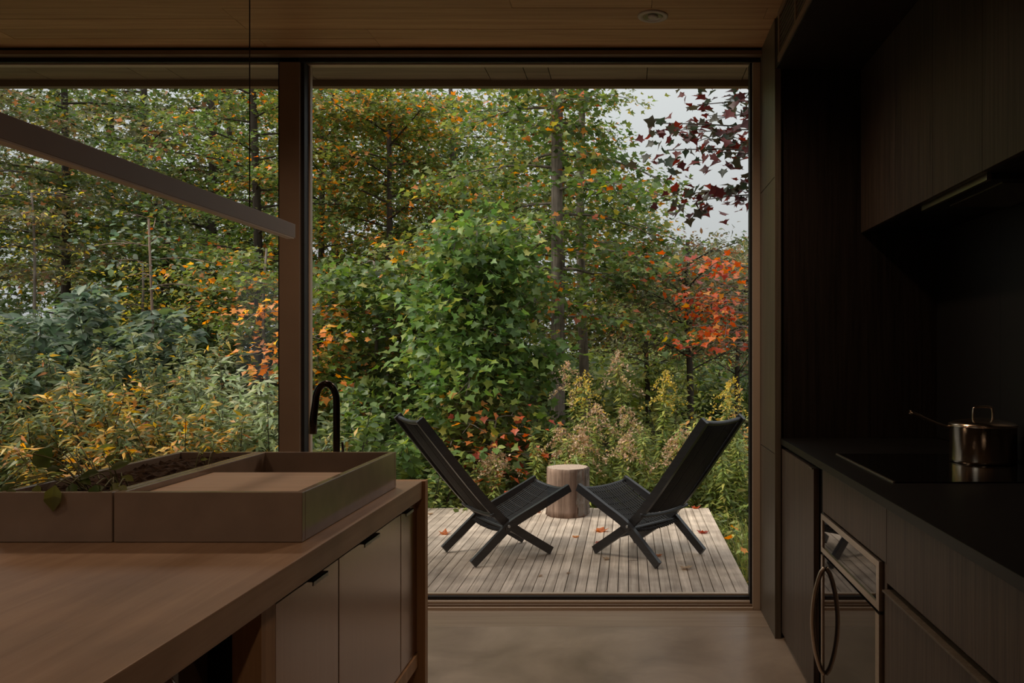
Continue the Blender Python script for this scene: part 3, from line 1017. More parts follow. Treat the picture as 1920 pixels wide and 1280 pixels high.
# left window
tree('oak_tree', 'dark tree with thick trunk high in the left window', (xat(122, 13.5), 13.5), 7.5, 0.085, (2.9, 6.3, 1.9), None, 31, pal='deep', kind='maplefar', nb=26, tw=12, nl=17, lsize=0.095, bark='bark_dark', wig=0.04)
tree('oak_tree', 'gnarled dark tree behind the hanging cable', (xat(482, 13.0), 13.0), 7.5, 0.085, (2.5, 6.3, 1.8), None, 32, pal='maple', kind='maplefar', nb=26, tw=12, nl=17, lsize=0.09, bark='bark_dark', wig=0.1)
tree('oak_tree', 'rust tinged tree at the far left window edge', (xat(-20, 12), 12), 6.5, 0.08, (2.6, 6.0, 1.7), None, 33, pal='russet', kind='maplefar', nb=24, tw=12, nl=16, lsize=0.09, bark='bark')
tree('oak_tree', 'green tree behind the pendant lamp bar', (xat(310, 14.5), 14.5), 4.2, 0.09, (1.4, 3.9, 1.8), None, 34, pal='green', kind='maplefar', nb=26, tw=12, nl=17, lsize=0.095, bark='bark_dark')
tree('yellow_sapling', 'young tree with bright yellow leaves deep in the left window', (xat(262, 12), 12), 2.9, 0.03, (1.4, 2.9, 0.8), None, 35, pal='yellow', kind='oval', nb=16, tw=14, nl=9, lsize=0.08)
tree('yellow_sapling', 'young yellow tree at the far left under the lamp bar', (xat(60, 11.5), 11.5), 3.9, 0.03, (2.6, 3.9, 0.9), None, 36, pal='yellow', kind='oval', nb=9, tw=11, nl=7, lsize=0.07)
tree('bare_sapling', 'thin bare pale stem sapling in the left window', (xat(284, 8.0), 8.0), 3.0, 0.02, (2.2, 3.0, 0.6), None, 37, pal='blue', kind='broad', nb=8, tw=10, nl=6, lsize=0.07, bark='stump_bark', wig=0.03)
tree('orange_maple', 'orange maple sapling beside the window post', (xat(585, 9.0), 9.0), 2.3, 0.03, (0.9, 2.2, 0.75), None, 38, pal='orange', kind='maple', nb=15, tw=12, nl=8, lsize=0.085, singles=120, rise=0.15, droop=0.2)
tree('orange_maple', 'small orange maple behind the window post, higher', (xat(500, 10.5), 10.5), 3.0, 0.03, (1.9, 2.9, 1.0), None, 39, pal='spotted', kind='maple', nb=16, tw=14, nl=12, lsize=0.075)

# ---- near layer
tree('young_maple', 'bushy young maple with big fresh green leaves left of the trunk', (xat(885, 8.3), 8.3), 3.0, 0.03, (0.5, 3.0, 1.0), None, 41, pal='bright', kind='maple', nb=40, tw=28, nl=12, lsize=0.095, singles=300, droop=0.5, rise=0.3, tilt=0.65, spread=0.14, flat=0.1, prof=lambda t: (1.0 - 0.45 * t) * (0.8 + 0.3 * math.sin(t * 37)))
tree('young_maple', 'dark leafy young maple in front of the left forest', (xat(700, 9.5), 9.5), 2.7, 0.03, (0.4, 2.7, 1.15), None, 42, pal='green', kind='maple', nb=36, tw=20, nl=13, lsize=0.09, singles=150, droop=0.45, rise=0.3, tilt=0.55, prof=lambda t: 1.0 - 0.4 * t)
tree('young_maple', 'orange tipped young maple above the bushy green one', (xat(840, 10.8), 10.8), 3.4, 0.03, (1.6, 3.4, 1.2), None, 43, pal='spotted', kind='maple', nb=28, tw=18, nl=12, lsize=0.085, droop=0.3, rise=0.2)
tree('scarlet_maple', 'scarlet orange maple beside the dark wall', (xat(1415, 9.0), 9.0), 2.6, 0.035, (1.65, 2.75, 0.85), None, 44, pal='red', kind='maple', nb=13, tw=10, nl=6, lsize=0.08, singles=280, az=(R_(150), R_(230)), rise=0.15, droop=0.15, flat=0.04, prof=lambda t: 0.85)
tree('dark_red_maple', 'dark crimson maple boughs against the white sky', (1.95, 7.4), 4.8, 0.06, (2.95, 4.45, 1.6), None, 45, pal='crimson', kind='maple', nb=11, tw=7, nl=8, lsize=0.10, singles=280, az=(R_(155), R_(205)), rise=0.12, droop=0.12, flat=0.05, tilt=0.6, bark='bark_dark', prof=lambda t: 0.95, spread=0.13)
tree('maple_seedling', 'coral leaved maple seedling behind the left chair', (xat(925, 7.6), 7.6), 1.2, 0.012, (0.55, 1.15, 0.42), None, 46, pal='red', kind='maple', nb=9, tw=14, nl=5, lsize=0.075, singles=100, cat='sapling')
tree('maple_seedling', 'pinkish green maple seedling left of the young maple', (xat(850, 7.8), 7.8), 1.45, 0.012, (0.8, 1.4, 0.5), None, 47, pal='spotted', kind='maple', nb=10, tw=18, nl=7, lsize=0.08, singles=80, cat='sapling')

shrub('leafy_shrub', 'green leafy shrub beside the tap', (xat(650, 7.4), 7.4), 1.75, 0.75, 20, 70, 51, 'broad', 'green', 0.085, singles=200)
shrub('leafy_shrub', 'green shrub behind the left deck chair backrest', (xat(790, 7.5), 7.5), 1.45, 0.7, 20, 70, 52, 'broad', 'bright', 0.08, singles=160)
shrub('leafy_shrub', 'low green shrub at the left deck edge', (xat(800, 7.1), 7.1), 0.95, 0.6, 20, 80, 53, 'oval', 'herb', 0.06)
shrub('leafy_shrub', 'dark shrub in the shade at the foot of the grey trunk', (xat(985, 8.6), 8.6), 1.3, 0.7, 20, 70, 54, 'broad', 'green', 0.08)
shrub('leafy_shrub', 'olive shrub at the foot of the forked dark trunk', (xat(1250, 9.6), 9.6), 1.55, 0.8, 22, 70, 55, 'oval', 'herb', 0.07)
shrub('leafy_shrub', 'yellowish shrub by the dark wall behind the right chair', (xat(1385, 8.2), 8.2), 1.65, 0.6, 20, 70, 56, 'oval', 'amber', 0.065)
# left window thickets
shrub('broadleaf_shrub', 'blue green broad leaved shrub at the far left below the lamp bar', (xat(60, 7.4), 7.4), 2.85, 1.0, 28, 80, 61, 'oval', 'blue', 0.135, singles=250, up=0.6, start=0.35)
shrub('broadleaf_shrub', 'blue green broad leaved shrub right of the far left one', (xat(200, 7.9), 7.9), 2.7, 0.85, 24, 75, 62, 'oval', 'blue', 0.13, singles=180, up=0.6, start=0.35)
thk = [(-30, 6.3, 1.75, 'olive'), (70, 6.5, 1.85, 'olive'), (170, 6.2, 1.7, 'amber'), (265, 6.5, 1.75, 'olive'), (345, 6.2, 1.5, 'amber'), (440, 6.6, 1.5, 'olive'), (520, 6.3, 1.35, 'olive'), (120, 7.0, 2.1, 'olive'), (310, 7.2, 2.1, 'olive')]
for i, (px, Y, h, pal) in enumerate(thk):
    shrub('meadow_shrub', '%s narrow leaved thicket shrub outside the left window, %s from the left' % ({'olive': 'olive green', 'amber': 'amber flecked'}[pal], words[sorted(t[0] for t in thk).index(px)]), (xat(px, Y), Y), h * 1.12, 0.55, 28, 120, 70 + i,
          'lance', pal, 0.085, cat='shrub', group='narrow leaved thicket outside the left window', singles=40, pin=True, tilt=0.6)
slv = [(395, 6.9, 2.0), (425, 6.4, 1.95), (470, 6.8, 1.75), (510, 6.4, 1.6)]
for i, (px, Y, h) in enumerate(slv):
    shrub('tall_weed', 'tall pale weed with paired drooping leaves left of the post, %s from the left' % words[i], (xat(px, Y), Y), h, 0.3, 9, 95, 90 + i, 'lance', 'silver', 0.11, cat='plant', group='tall pale weeds left of the post',
          pin=True, tilt=0.4, singles=50, flop=0.1)
shrub('fern_shrub', 'low green thicket under the post at the left window', (xat(560, 6.5), 6.5), 1.25, 0.6, 22, 80, 95, 'lance', 'herb', 0.08, pin=True)


# ---- goldenrod
def goldenrod(px, Y, h, seed, pal, label, plume=True):
    rs = np.random.RandomState(seed)
    bx = xat(px, Y)
    bz = ground_z(bx, Y) - 0.03
    root = empty('goldenrod', (bx, Y, bz), label, 'plant', 'goldenrod behind the deck')
    a = rs.uniform(0, 6.28)
    lean = np.array((math.cos(a), math.sin(a), 0)) * 0.10 * h
    def q(s):
        return np.array((bx, Y, bz)) + lean * s * s + np.array((0, 0, h * s))
    MB().tube([q(s) for s in np.linspace(0, 1, 6)], [0.006 * (1 - 0.7 * s) for s in np.linspace(0, 1, 6)], 5, False).build('stem', M['stem'], root)
    n = int(170 * h)
    s = np.sort(rs.uniform(0.25, 0.93, n))
    P = np.array([q(x) for x in s])
    ang = np.arange(n) * 2.4 + rs.uniform(-.3, .3, n)
    D = np.stack([np.cos(ang), np.sin(ang), rs.uniform(-0.2, 0.6, n)], 1)
    nr = np.array((0, -0.2, 1)) + rs.normal(0, 0.35, (n, 3))
    add_leaves(root, rs, 'lance', 'herb', P, frames(nr, D), 0.11 * rs.uniform(0.6, 1.2, n) * (1.15 - 0.5 * s))
    if plume:
        pts = []
        for k in range(9):
            b = k * 2.4 + seed
            L = 0.25 * (1 - k / 11)
            z0 = 0.80 + 0.2 * k / 9
            for t in np.linspace(0.1, 1, 22):
                pts.append(q(z0) + np.array((math.cos(b), math.sin(b), 0)) * L * t + np.array((0, 0, 0.13 * t - 0.2 * t * t)) + rs.normal(0, 0.009, 3))
        pts = np.repeat(np.array(pts), 2, 0) + rs.normal(0, 0.010, (len(pts) * 2, 3))
        m = len(pts)
        add_leaves(root, rs, 'tiny', pal, pts, frames(rs.normal(0, 1, (m, 3)), rs.normal(0, 1, (m, 3))), 0.026 * rs.uniform(0.6, 1.3, m), name='flower_plume')
    return root


rs = np.random.RandomState(77)
gold = [(1095, 7.6, 1.72, 'plume', 'tall goldenrod with tan plume in front of the second trunk'),
        (1108, 7.4, 1.62, 'golden', 'goldenrod with yellow top below the tallest tan plume'),
        (1178, 7.8, 1.80, 'plume', 'tallest goldenrod with tan plume right of the trunks'),
        (1120, 7.3, 1.35, 'plume', 'goldenrod with tan plume at the foot of the second trunk'),
        (1195, 7.4, 1.30, 'plume', 'goldenrod with fading plume above the right chair seat'),
        (1075, 7.2, 1.15, 'plume', 'goldenrod with broad tan plume just above the stump'),
        (1055, 7.3, 1.12, 'plume', 'goldenrod with tan plume left behind the stump'),
        (1100, 7.05, 1.08, 'plume', 'goldenrod with tan plume right above the stump'),
        (1165, 7.1, 1.10, 'plume', 'goldenrod with tan plume beside the right chair front'),
        (1240, 7.6, 1.62, 'golden', 'goldenrod with yellow plume left of the forked dark trunk'),
        (1270, 7.2, 1.12, 'plume', 'goldenrod with tan plume behind the right chair seat'),
        (1285, 7.0, 1.05, 'plume', 'goldenrod with tan plume touching the right chair back'),
        (925, 7.1, 0.92, 'plume', 'short goldenrod with tan plume behind the left chair'),
        (905, 7.3, 0.82, 'plume', 'short goldenrod with tan plume left of its neighbour'),
        (1345, 7.7, 1.5, 'golden', 'goldenrod with yellow plume behind the right chair top')]
for i, (px, Y, h, pal, lb) in enumerate(gold):
    goldenrod(px, Y, h, 300 + i, pal, lb)
for i in range(120):
    px = rs.uniform(1010, 1405) if i < 100 else rs.uniform(850, 1020)
    Y = rs.uniform(6.95, 8.2)
    h = rs.uniform(0.65, 1.25) if i < 100 else rs.uniform(0.4, 0.75)
    goldenrod(px, Y, h, 340 + i, 'golden', 'green goldenrod stalk without open plume behind the deck', plume=False)


# ---- grass and low weeds
def grass(name, label, n, region, hmin, hmax, seed, pal='grass'):
    rs = np.random.RandomState(seed)
    P = []
    while len(P) < n:
        x, y = rs.uniform(region[0], region[1]), rs.uniform(region[2], region[3])
        if -2.74 < x < 0.68 and 4.1 < y < 6.78:
            continue
        P.append((x, y, ground_z(x, y) - 0.02))
    P = np.array(P)
    D = np.array((0, 0, 1.0)) + rs.normal(0, 0.35, (n, 3))
    N = rs.normal(0, 1, (n, 3)) * np.array((1, 1, 0.2))
    sz = rs.uniform(hmin, hmax, n)
    _, col = pick(rs, pal, n)
    o = link(name, leaf_mesh(name, 'blade', P, frames(N, D), sz, col))
    tag(o, label, 'grass', None, 'stuff')


grass('grass', 'tall grass and weeds beside the right deck edge', 9000, (0.66, 2.2, 4.6, 8.2), 0.18, 0.48, 5)
grass('meadow_grass', 'low grass and weeds behind the far deck edge', 12000, (-4.5, 2.0, 6.8, 9.5), 0.15, 0.42, 6)
grass('thicket_grass', 'grass under the thicket outside the left window', 20000, (-11, -2.7, 4.6, 9.5), 0.2, 0.6, 7)
for i, (px, Y, h) in enumerate([(1370, 7.0, 0.75), (1400, 6.2, 0.5), (1350, 7.4, 0.9), (1410, 5.6, 0.4)]):
    shrub('deck_weed', 'leafy green weed at the right deck edge, %s from the left' % words[[1, 2, 0, 3][i]], (xat(px, Y), Y), h, 0.22, 9, 90, 400 + i, 'lance', 'herb', 0.085, cat='plant', group='weeds along the right deck edge', stem_r=0.004)

# ---- fallen leaves
FL = [(832, 1003, 0.085, 'red', 1, 'orange fallen maple leaf left of the left chair'), (1116, 995, 0.105, 'red', 1, 'large orange maple leaf lying between the chairs'),
      (1079, 1006, 0.05, 'orange', 0, 'small orange leaf on the deck between the chairs'), (1318, 997, 0.085, 'red', 2, 'dark red fallen leaf right of the right chair'),
      (1298, 953, 0.075, 'red', 0, 'pinkish red leaf at the far deck edge'), (1285, 1064, 0.075, 'plume', 1, 'tan curled leaf in front of the right chair'),
      (1142, 1049, 0.05, 'plume', 0, 'small brown leaf in front of the right chair front leg'), (1203, 990, 0.075, 'red', 0, 'pink red leaf under the right chair'),
      (1233, 1041, 0.06, 'orange', 1, 'orange leaf by the right chair rear leg'), (1116, 1018, 0.05, 'red', 2, 'small red leaf left of the right chair front leg'),
      (1013, 960, 0.065, 'red', 1, 'orange leaf beside the stump'), (942, 962, 0.055, 'red', 1, 'orange leaf seen beneath the left chair seat'),
      (806, 963, 0.05, 'plume', 0, 'brown leaf at the far left of the visible deck'), (1062, 1075, 0.03, 'plume', 2, 'tiny brown leaf scrap on the near deck boards'),
      (1010, 1080, 0.03, 'plume', 0, 'tiny tan leaf scrap near the left chair front leg')]
rs = np.random.RandomState(9)
for i, (px, py, sz, pal, ci, lb) in enumerate(FL):
    Y = FP * (CZ - ZD) / (py - VY)
    x = xat(px, Y)
    a = rs.uniform(0, 6.28)
    kindv = KIND['maple'][0].copy()
    kindv[:, 2] = np.abs(kindv[:, 2]) * 1.6 + 0.25 * (kindv[:, 0] ** 2) + rs.uniform(0, 0.06, len(kindv))
    kindv[:, 2] -= kindv[:, 2].min()
    me = bpy.data.meshes.new('fallen_leaf')
    me.from_pydata([tuple(v * sz) for v in kindv], [], [tuple(int(q) for q in f) for f in KIND['maple'][1]])
    at_ = me.attributes.new('tint', 'FLOAT_COLOR', 'POINT')
    c = PAL[pal][ci][0]
    at_.data.foreach_set('color', [q for _ in kindv for q in (*c, 1.0)])
    me.materials.append(M['leaf'])
    o = link('fallen_leaf', me)
    o.location = (x, Y, ZD + 0.003)
    o.rotation_euler = (0.1 * math.sin(a), 0, a)
    tag(o, lb, 'leaf', 'fallen leaves on the deck')
for i, (px, py, Y, sz, lb) in enumerate([(1381, 993, 5.9, 0.075, 'orange maple leaf caught in the grass by the deck'), (1370, 1010, 5.8, 0.085, 'orange red maple leaf on the grass just outside the deck'), (1403, 1088, 5.0, 0.08, 'orange leaf low in the grass at the near deck corner'), (1392, 1035, 5.4, 0.06, 'small yellow orange leaf in the grass')]):
    o = link('fallen_leaf', single_leaf('maple', 'orange', i % 3))
    p = at(px, py, Y)
    o.location = p
    o.rotation_euler = (0.45, 0.5, 0.7 + i * 1.7)
    o.scale = (sz, sz, sz)
    tag(o, lb, 'leaf', 'fallen leaves in the grass')

# ================================================================ ISLAND
ZI = 0.90
XI = -0.587
isl = empty('kitchen_island', (-0.9, 1.4, 0), 'oak island frame with end panel, post and bottom board on the left', 'island')
box('end_panel', (-1.30, XI + 0.008, 2.342, 2.374, 0.0, ZI - 0.0005), M['oak_frame'], isl, 0.0015)
box('post', (-0.648, -0.600, 1.343, 1.398, 0.0, ZI - 0.052), M['oak_frame'], isl, 0.001)
box('bottom_board', (-1.30, XI - 0.010, 1.398, 2.342, 0.375, 0.412), M['oak_frame'], isl, 0.001)
box('back_panel', (-1.30, -1.285, 0.25, 2.342, 0.0, ZI - 0.052), M['oak_frame'], isl, 0.001)
box('divider', (-1.285, -0.648, 1.360, 1.385, 0.0, ZI - 0.052), M['black'], isl, 0.001)
wt = empty('worktop', (-0.94, 1.2, ZI - 0.05), 'thick oak worktop of the island', 'worktop')
box('slab', (-1.30, XI, 0.15, 2.3415, ZI - 0.05, ZI), M['oak_top'], wt, 0.002)
for i, (y0, y1, t0, t1, lb) in enumerate(((1.402, 1.706, 1.535, 1.61, 'bronze steel island cabinet nearest the post'), (1.710, 2.172, 1.835, 1.945, 'wide bronze steel island cabinet in the middle'), (2.176, 2.340, 2.178, 2.25, 'narrow bronze steel island cabinet by the end panel'))):
    g = empty('island_cabinet', (-0.9, (y0 + y1) / 2, 0.413), lb, 'cabinet', 'bronze steel cabinets under the island top')
    box('body', (-1.28, -0.622, y0, y1, 0.413, ZI - 0.054), M['black'], g, 0)
    d = box('door', (-0.620, -0.602, y0 + 0.0005, y1 - 0.0005, 0.416, 0.838), M['doors'], g, 0.0012)
    MB().box(-0.618, -0.588, t0, t1, 0.838, 0.840).box(-0.5905, -0.588, t0, t1, 0.831, 0.840).build('edge_pull', M['pull'], d)

fr = empty('undercounter_fridge', (-0.95, 0.85, 0), 'black undercounter fridge with bowed handle beneath the island', 'fridge')
box('body', (-1.27, -0.690, 0.5, 1.338, 0.02, ZI - 0.056), M['black'], fr, 0.002)
dd = box('door', (-0.690, -0.668, 0.52, 1.33, 0.06, ZI - 0.06), M['black_gloss'], fr, 0.003)
hp = spline([(-0.668, 1.15, 0.81), (-0.640, 1.145, 0.80), (-0.606, 1.14, 0.70), (-0.596, 1.14, 0.56), (-0.606, 1.14, 0.42), (-0.640, 1.145, 0.315), (-0.668, 1.15, 0.30)], 5)
MB().tube(hp, 0.010, 10).build('handle', M['steel'], dd)

# ---- prep tray and cutting board
tr = empty('prep_tray', (-0.81, 1.9, ZI), 'taupe open tray box on the island holding a board', 'tray')
TX0, TX1, TY0, TY1, TZ = -0.994, -0.630, 1.587, 2.23, 0.997
th = 0.015
box('front_wall', (TX0, TX1, TY0, TY0 + th, ZI + 0.001, TZ), M['tray'], tr, 0.0015)
box('back_wall', (TX0, TX1, TY1 - th, TY1, ZI + 0.001, TZ), M['tray'], tr, 0.0015)
box('side_wall', (TX0, TX0 + th, TY0 + th, TY1 - th, ZI + 0.001, TZ), M['tray'], tr, 0.0015)
box('side_wall', (TX1 - th, TX1, TY0 + th, TY1 - th, ZI + 0.001, TZ), M['tray'], tr, 0.0015)
box('bottom', (TX0 + th, TX1 - th, TY0 + th, TY1 - th, ZI + 0.001, ZI + 0.012), M['tray'], tr, 0)
box('support_ledge', (TX0 + th, TX1 - th, TY0 + th, TY0 + th + 0.02, ZI + 0.012, 0.964), M['tray'], tr, 0)
cb = box('cutting_board', (TX0 + th + 0.002, TX1 - th - 0.002, TY0 + th + 0.001, 1.933, 0.965, 0.985), M['oak_board'], None, 0.002)
tag(cb, 'pale wooden board laid across the front of the taupe tray', 'cutting board')

# ---- planter with herbs
pl = empty('planter_box', (-1.11, 1.9, ZI), 'taupe planter box filled with soil, left of the tray', 'planter')
PX0, PX1 = -1.222, -0.9975
box('front_wall', (PX0, PX1, TY0, TY0 + th, ZI + 0.001, TZ), M['tray'], pl, 0.0015)
box('back_wall', (PX0, PX1, TY1 - th, TY1, ZI + 0.001, TZ), M['tray'], pl, 0.0015)
box('side_wall', (PX0, PX0 + th, TY0 + th, TY1 - th, ZI + 0.001, TZ), M['tray'], pl, 0.0015)
box('side_wall', (PX1 - th, PX1, TY0 + th, TY1 - th, ZI + 0.001, TZ), M['tray'], pl, 0.0015)
rs = np.random.RandomState(12)
nx, ny = 22, 64
sx = np.linspace(PX0 + th, PX1 - th, nx)
sy = np.linspace(TY0 + th, TY1 - th, ny)
sv = [(x, y, 0.981 + rs.normal(0, 0.0035)) for x in sx for y in sy]
sf = [(i * ny + j, (i + 1) * ny + j, (i + 1) * ny + j + 1, i * ny + j + 1) for i in range(nx - 1) for j in range(ny - 1)]
me = bpy.data.meshes.new('soil')
me.from_pydata(sv, [], sf)
me.materials.append(M['soil'])
so_ = link('soil', me, pl)
so_['kind'] = 'stuff'
box('bottom', (PX0 + th, PX1 - th, TY0 + th, TY1 - th, ZI + 0.001, ZI + 0.012), M['tray'], pl, 0)


def herb(name, label, base, tips, seed, pal='deep', lsz=0.04, kind='broad'):
    """a stalk from the soil to each leaf"""
    rs = np.random.RandomState(seed)
    root = empty(name, base, label, 'plant')
    for i, (p, s, nrm, dr) in enumerate(tips):
        p = np.array(p)
        b = np.array(base) + rs.normal(0, 0.012, 3) * np.array((1, 1, 0.0))
        mid = (p + b) / 2 + np.array((0, 0, 0.02))
        MB().tube(spline([b, mid, p], 4), 0.0013, 5, False).build('stalk', M['stem'], root)
        fr_ = frames(np.array([nrm], float), np.array([dr], float))[0]
        o = bpy.data.objects.new('leaf', single_leaf(kind, pal, i % 3))
        C.objects.link(o)
        o.parent = root
        o.matrix_parent_inverse = Matrix.Translation(-Vector(base))
        o.matrix_basis = Matrix.Translation(Vector(p)) @ Matrix(fr_.tolist()).to_4x4() @ Matrix.Scale(s, 4)
    return root


def A(px, py, Y):
    return tuple(at(px, py, Y))


herb('strawberry_plant', 'dark leafy plant spilling over the planter front', (-1.125, 1.70, 0.981),
     [(A(98, 838, 1.72), 0.052, (0.1, -1, 0.25), (-0.5, 0, -0.8)), (A(62, 850, 1.70), 0.046, (0.2, -1, 0.3), (0.6, 0, -0.5)), (A(104, 908, 1.585), 0.052, (0.05, -1, 0.2), (-0.05, 0, -1)),
      (A(30, 905, 1.62), 0.034, (0, -0.6, 0.8), (-0.4, -0.4, -0.5)), (A(18, 915, 1.60), 0.03, (0.2, -0.8, 0.5), (0.4, -0.3, -0.8)), (A(50, 896, 1.66), 0.03, (-.2, -0.6, 0.7), (-0.8, -0.2, -0.1)),
      (A(135, 905, 1.63), 0.034, (0, -0.8, 0.6), (0.3, -0.2, -0.8)), (A(150, 898, 1.66), 0.026, (0.2, -0.5, 0.8), (0.8, -0.3, 0.1)), (A(70, 908, 1.61), 0.028, (0, -0.9, 0.4), (0.2, 0, -1)), (A(85, 880, 1.7), 0.03, (0, -0.7, 0.7), (0.7, 0, 0.2))], 4)
herb('strawberry_plant', 'dark low plant in the planter beside the tray corner', (-1.05, 1.70, 0.981),
     [(A(186, 885, 1.68), 0.034, (0.1, -0.6, 0.8), (-0.8, -0.1, -0.2)), (A(206, 880, 1.68), 0.036, (-0.1, -0.7, 0.7), (0.6, 0, 0.5)), (A(212, 905, 1.64), 0.03, (0, -0.8, 0.6), (0.5, -0.2, -0.6)), (A(180, 908, 1.60), 0.034, (0, -1, 0.3), (-0.1, -0.1, -1)),
      (A(196, 912, 1.61), 0.028, (0.2, -0.7, 0.6), (-0.6, -0.2, -0.4)), (A(228, 893, 1.68), 0.028, (0.1, -0.5, 0.8), (0.8, 0, -0.4)), (A(168, 895, 1.66), 0.03, (0, -0.6, 0.8), (-0.8, 0, 0.3)), (A(200, 868, 1.72), 0.026, (0, -0.7, 0.6), (0.1, 0, 1)), (A(222, 912, 1.62), 0.022, (0, -0.7, 0.6), (0.7, -0.2, -0.2))], 5)
herb('herb_seedling', 'tiny pale seedling in the soil near the tray back', (-1.04, 2.02, 0.981),
     [(A(375, 862, 2.02), 0.018, (0, -0.6, 0.8), (0.7, 0, 0.3)), (A(380, 852, 2.04), 0.018, (0, -0.6, 0.8), (-0.5, 0, 0.7)), (A(403, 848, 2.08), 0.018, (0, -0.5, 0.8), (0.7, 0, 0.2)), (A(408, 843, 2.08), 0.018, (0, -0.5, 0.8), (-0.2, 0, 0.9))], 6, 'herb')
# dry pale stalks leaning in the planter
ds = empty('dry_stalk_clump', (-1.09, 1.76, 0.981), 'pale leaning dry stalks at the planter front', 'plant')
for i, (a, b) in enumerate((((122, 838), (165, 896)), ((140, 846), (176, 895)), ((152, 838), (180, 890)), ((105, 850), (158, 893)), ((168, 855), (186, 898)), ((58, 862), (12, 902)))):
    MB().tube([A(*b, 1.70), A((a[0] + b[0]) / 2, (a[1] + b[1]) / 2 - 2, 1.73), A(*a, 1.78)], [0.0016, 0.0013, 0.0009], 5, False).build('stalk', M['stem'], ds)

# ---- tap
tp = empty('kitchen_tap', (-0.815, 2.285, ZI), 'dark bronze gooseneck tap behind the tray', 'tap')
Yt = 2.285
r = 0.0095
tx = xat(631, Yt)
z_arc = at(0, 752, Yt).z
pts = [(tx, Yt, ZI), (tx, Yt, 1.05), (tx, Yt, z_arc - 0.01)]
xl = xat(601, Yt) - 0.0
cx = (tx + xl) / 2
rad_x, rad_z = (tx - xat(592, Yt)) / 2, at(0, 719, Yt).z - z_arc
cx = tx - rad_x
for a in np.linspace(0, math.pi, 13):
    pts.append((cx + rad_x * math.cos(a), Yt, z_arc + rad_z * math.sin(a)))
pts += [(xat(587.5, Yt), Yt, at(0, 785, Yt).z), (xat(586.5, Yt), Yt, at(0, 813, Yt).z)]
MB().tube(pts, [r] * (len(pts) - 3) + [r * 1.02, r * 1.1, r * 1.15], 14).build('spout', M['tap'], tp)
MB().lathe([(0.022, ZI), (0.022, ZI + 0.006), (0.014, ZI + 0.01), (0.014, ZI + 0.05), (0.0098, ZI + 0.055)], tx, Yt, 20).build('base', M['tap'], tp)
MB().tube([(tx + 0.010, Yt, ZI + 0.035), (tx + 0.02, Yt, ZI + 0.05), (tx + 0.0165, Yt, at(0, 829, Yt).z)], [0.005, 0.0045, 0.0032], 8).build('lever', M['tap'], tp)

# ================================================================ PENDANT
XPEN = -0.95
pe = empty('pendant_lamp', (XPEN, 1.6, ZC), 'long brown bar pendant lamp hanging on thin cables above the island', 'lamp')
yf = 2.345
box('bar', (XPEN - 0.022, XPEN, 0.75, yf, 1.592, 1.632), M['pendant'], pe, 0.0015)
box('diffuser', (XPEN - 0.0215, XPEN - 0.0005, 0.76, yf - 0.01, 1.589, 1.5925), M['diffuser'], pe, 0)
for yy in (2.085, 0.95):
    MB().tube([(XPEN - 0.011, yy, 1.630), (XPEN - 0.011, yy, ZC)], 0.0016, 6).build('cable', M['cable'], pe)
box('canopy', (XPEN - 0.03, XPEN + 0.008, 1.3, 1.7, ZC - 0.025, ZC - 0.0005), M['pendant'], pe, 0.001)

# ---- downlight
dlx, dly = 0.108, 3.617
dl = empty('ceiling_downlight', (dlx, dly, ZC), 'small round recessed ceiling light near the kitchen', 'ceiling light')
MB().lathe([(0.067, ZC - 0.0005), (0.067, ZC - 0.004), (0.060, ZC - 0.007), (0.048, ZC - 0.006), (0.044, ZC - 0.001)], dlx, dly, 40, False, False).build('trim_ring', M['light_rim'], dl)
MB().lathe([(0.044, ZC - 0.003), (0.036, ZC - 0.0015), (0.034, ZC - 0.0005)], dlx, dly, 32, False, True).build('baffle', M['pull'], dl)
MB().lathe([(0.022, ZC - 0.001), (0.022, ZC - 0.006), (0.015, ZC - 0.009), (0.004, ZC - 0.010)], dlx, dly, 24, False, True).build('lens', M['light_rim'], dl)

# invented ceiling spots outside the view, added to lift the dim interior
for lx, ly, pw in ((-1.25, 3.12, 30), (0.05, 3.12, 34), (-2.6, 3.0, 14), (0.2, 0.1, 22), (-1.75, 0.75, 14), (-1.9, -0.6, 22), (-0.4, -1.8, 22), (-2.6, -2.4, 22)):
    g = empty('ceiling_downlight', (lx, ly, ZC), 'small round ceiling light, added out of view to brighten the room', 'ceiling light', 'added fill lights out of the frame')
    MB().lathe([(0.067, ZC - 0.0005), (0.067, ZC - 0.004), (0.060, ZC - 0.007), (0.048, ZC - 0.006), (0.044, ZC - 0.001)], lx, ly, 24, False, False).build('trim_ring', M['light_rim'], g)
    L = bpy.data.lights.new('lamp', 'SPOT')
    L.energy = FILL_SCALE * pw
    L.color = (1.0, 0.71, 0.49)
    L.spot_size = R_(142)
    L.spot_blend = 1.0
    L.shadow_soft_size = 0.05
    lo = bpy.data.objects.new('lamp', L)
    C.objects.link(lo)
    lo.parent = g
    lo.location = (0, 0, -0.03)

# ================================================================ KITCHEN RUN
ZK = 0.885
kw = empty('worktop', (1.0, 2.0, ZK - 0.03), 'thin black worktop of the dark kitchen run', 'worktop')
box('slab', (0.672, XB - 0.012, 0.4, YP - 0.001, ZK - 0.026, ZK), M['worktop_black'], kw, 0.0012)
ct = empty('induction_hob', (1.03, 2.72, ZK), 'black glass hob set in the dark worktop', 'hob')
box('glass_plate', (0.778, 1.318, 2.395, 3.055, ZK, ZK + 0.004), M['black_gloss'], ct, 0.001)
box('edge_strip', (0.772, 0.778, 2.395, 3.055, ZK, ZK + 0.005), M['steel'], ct, 0.0005)

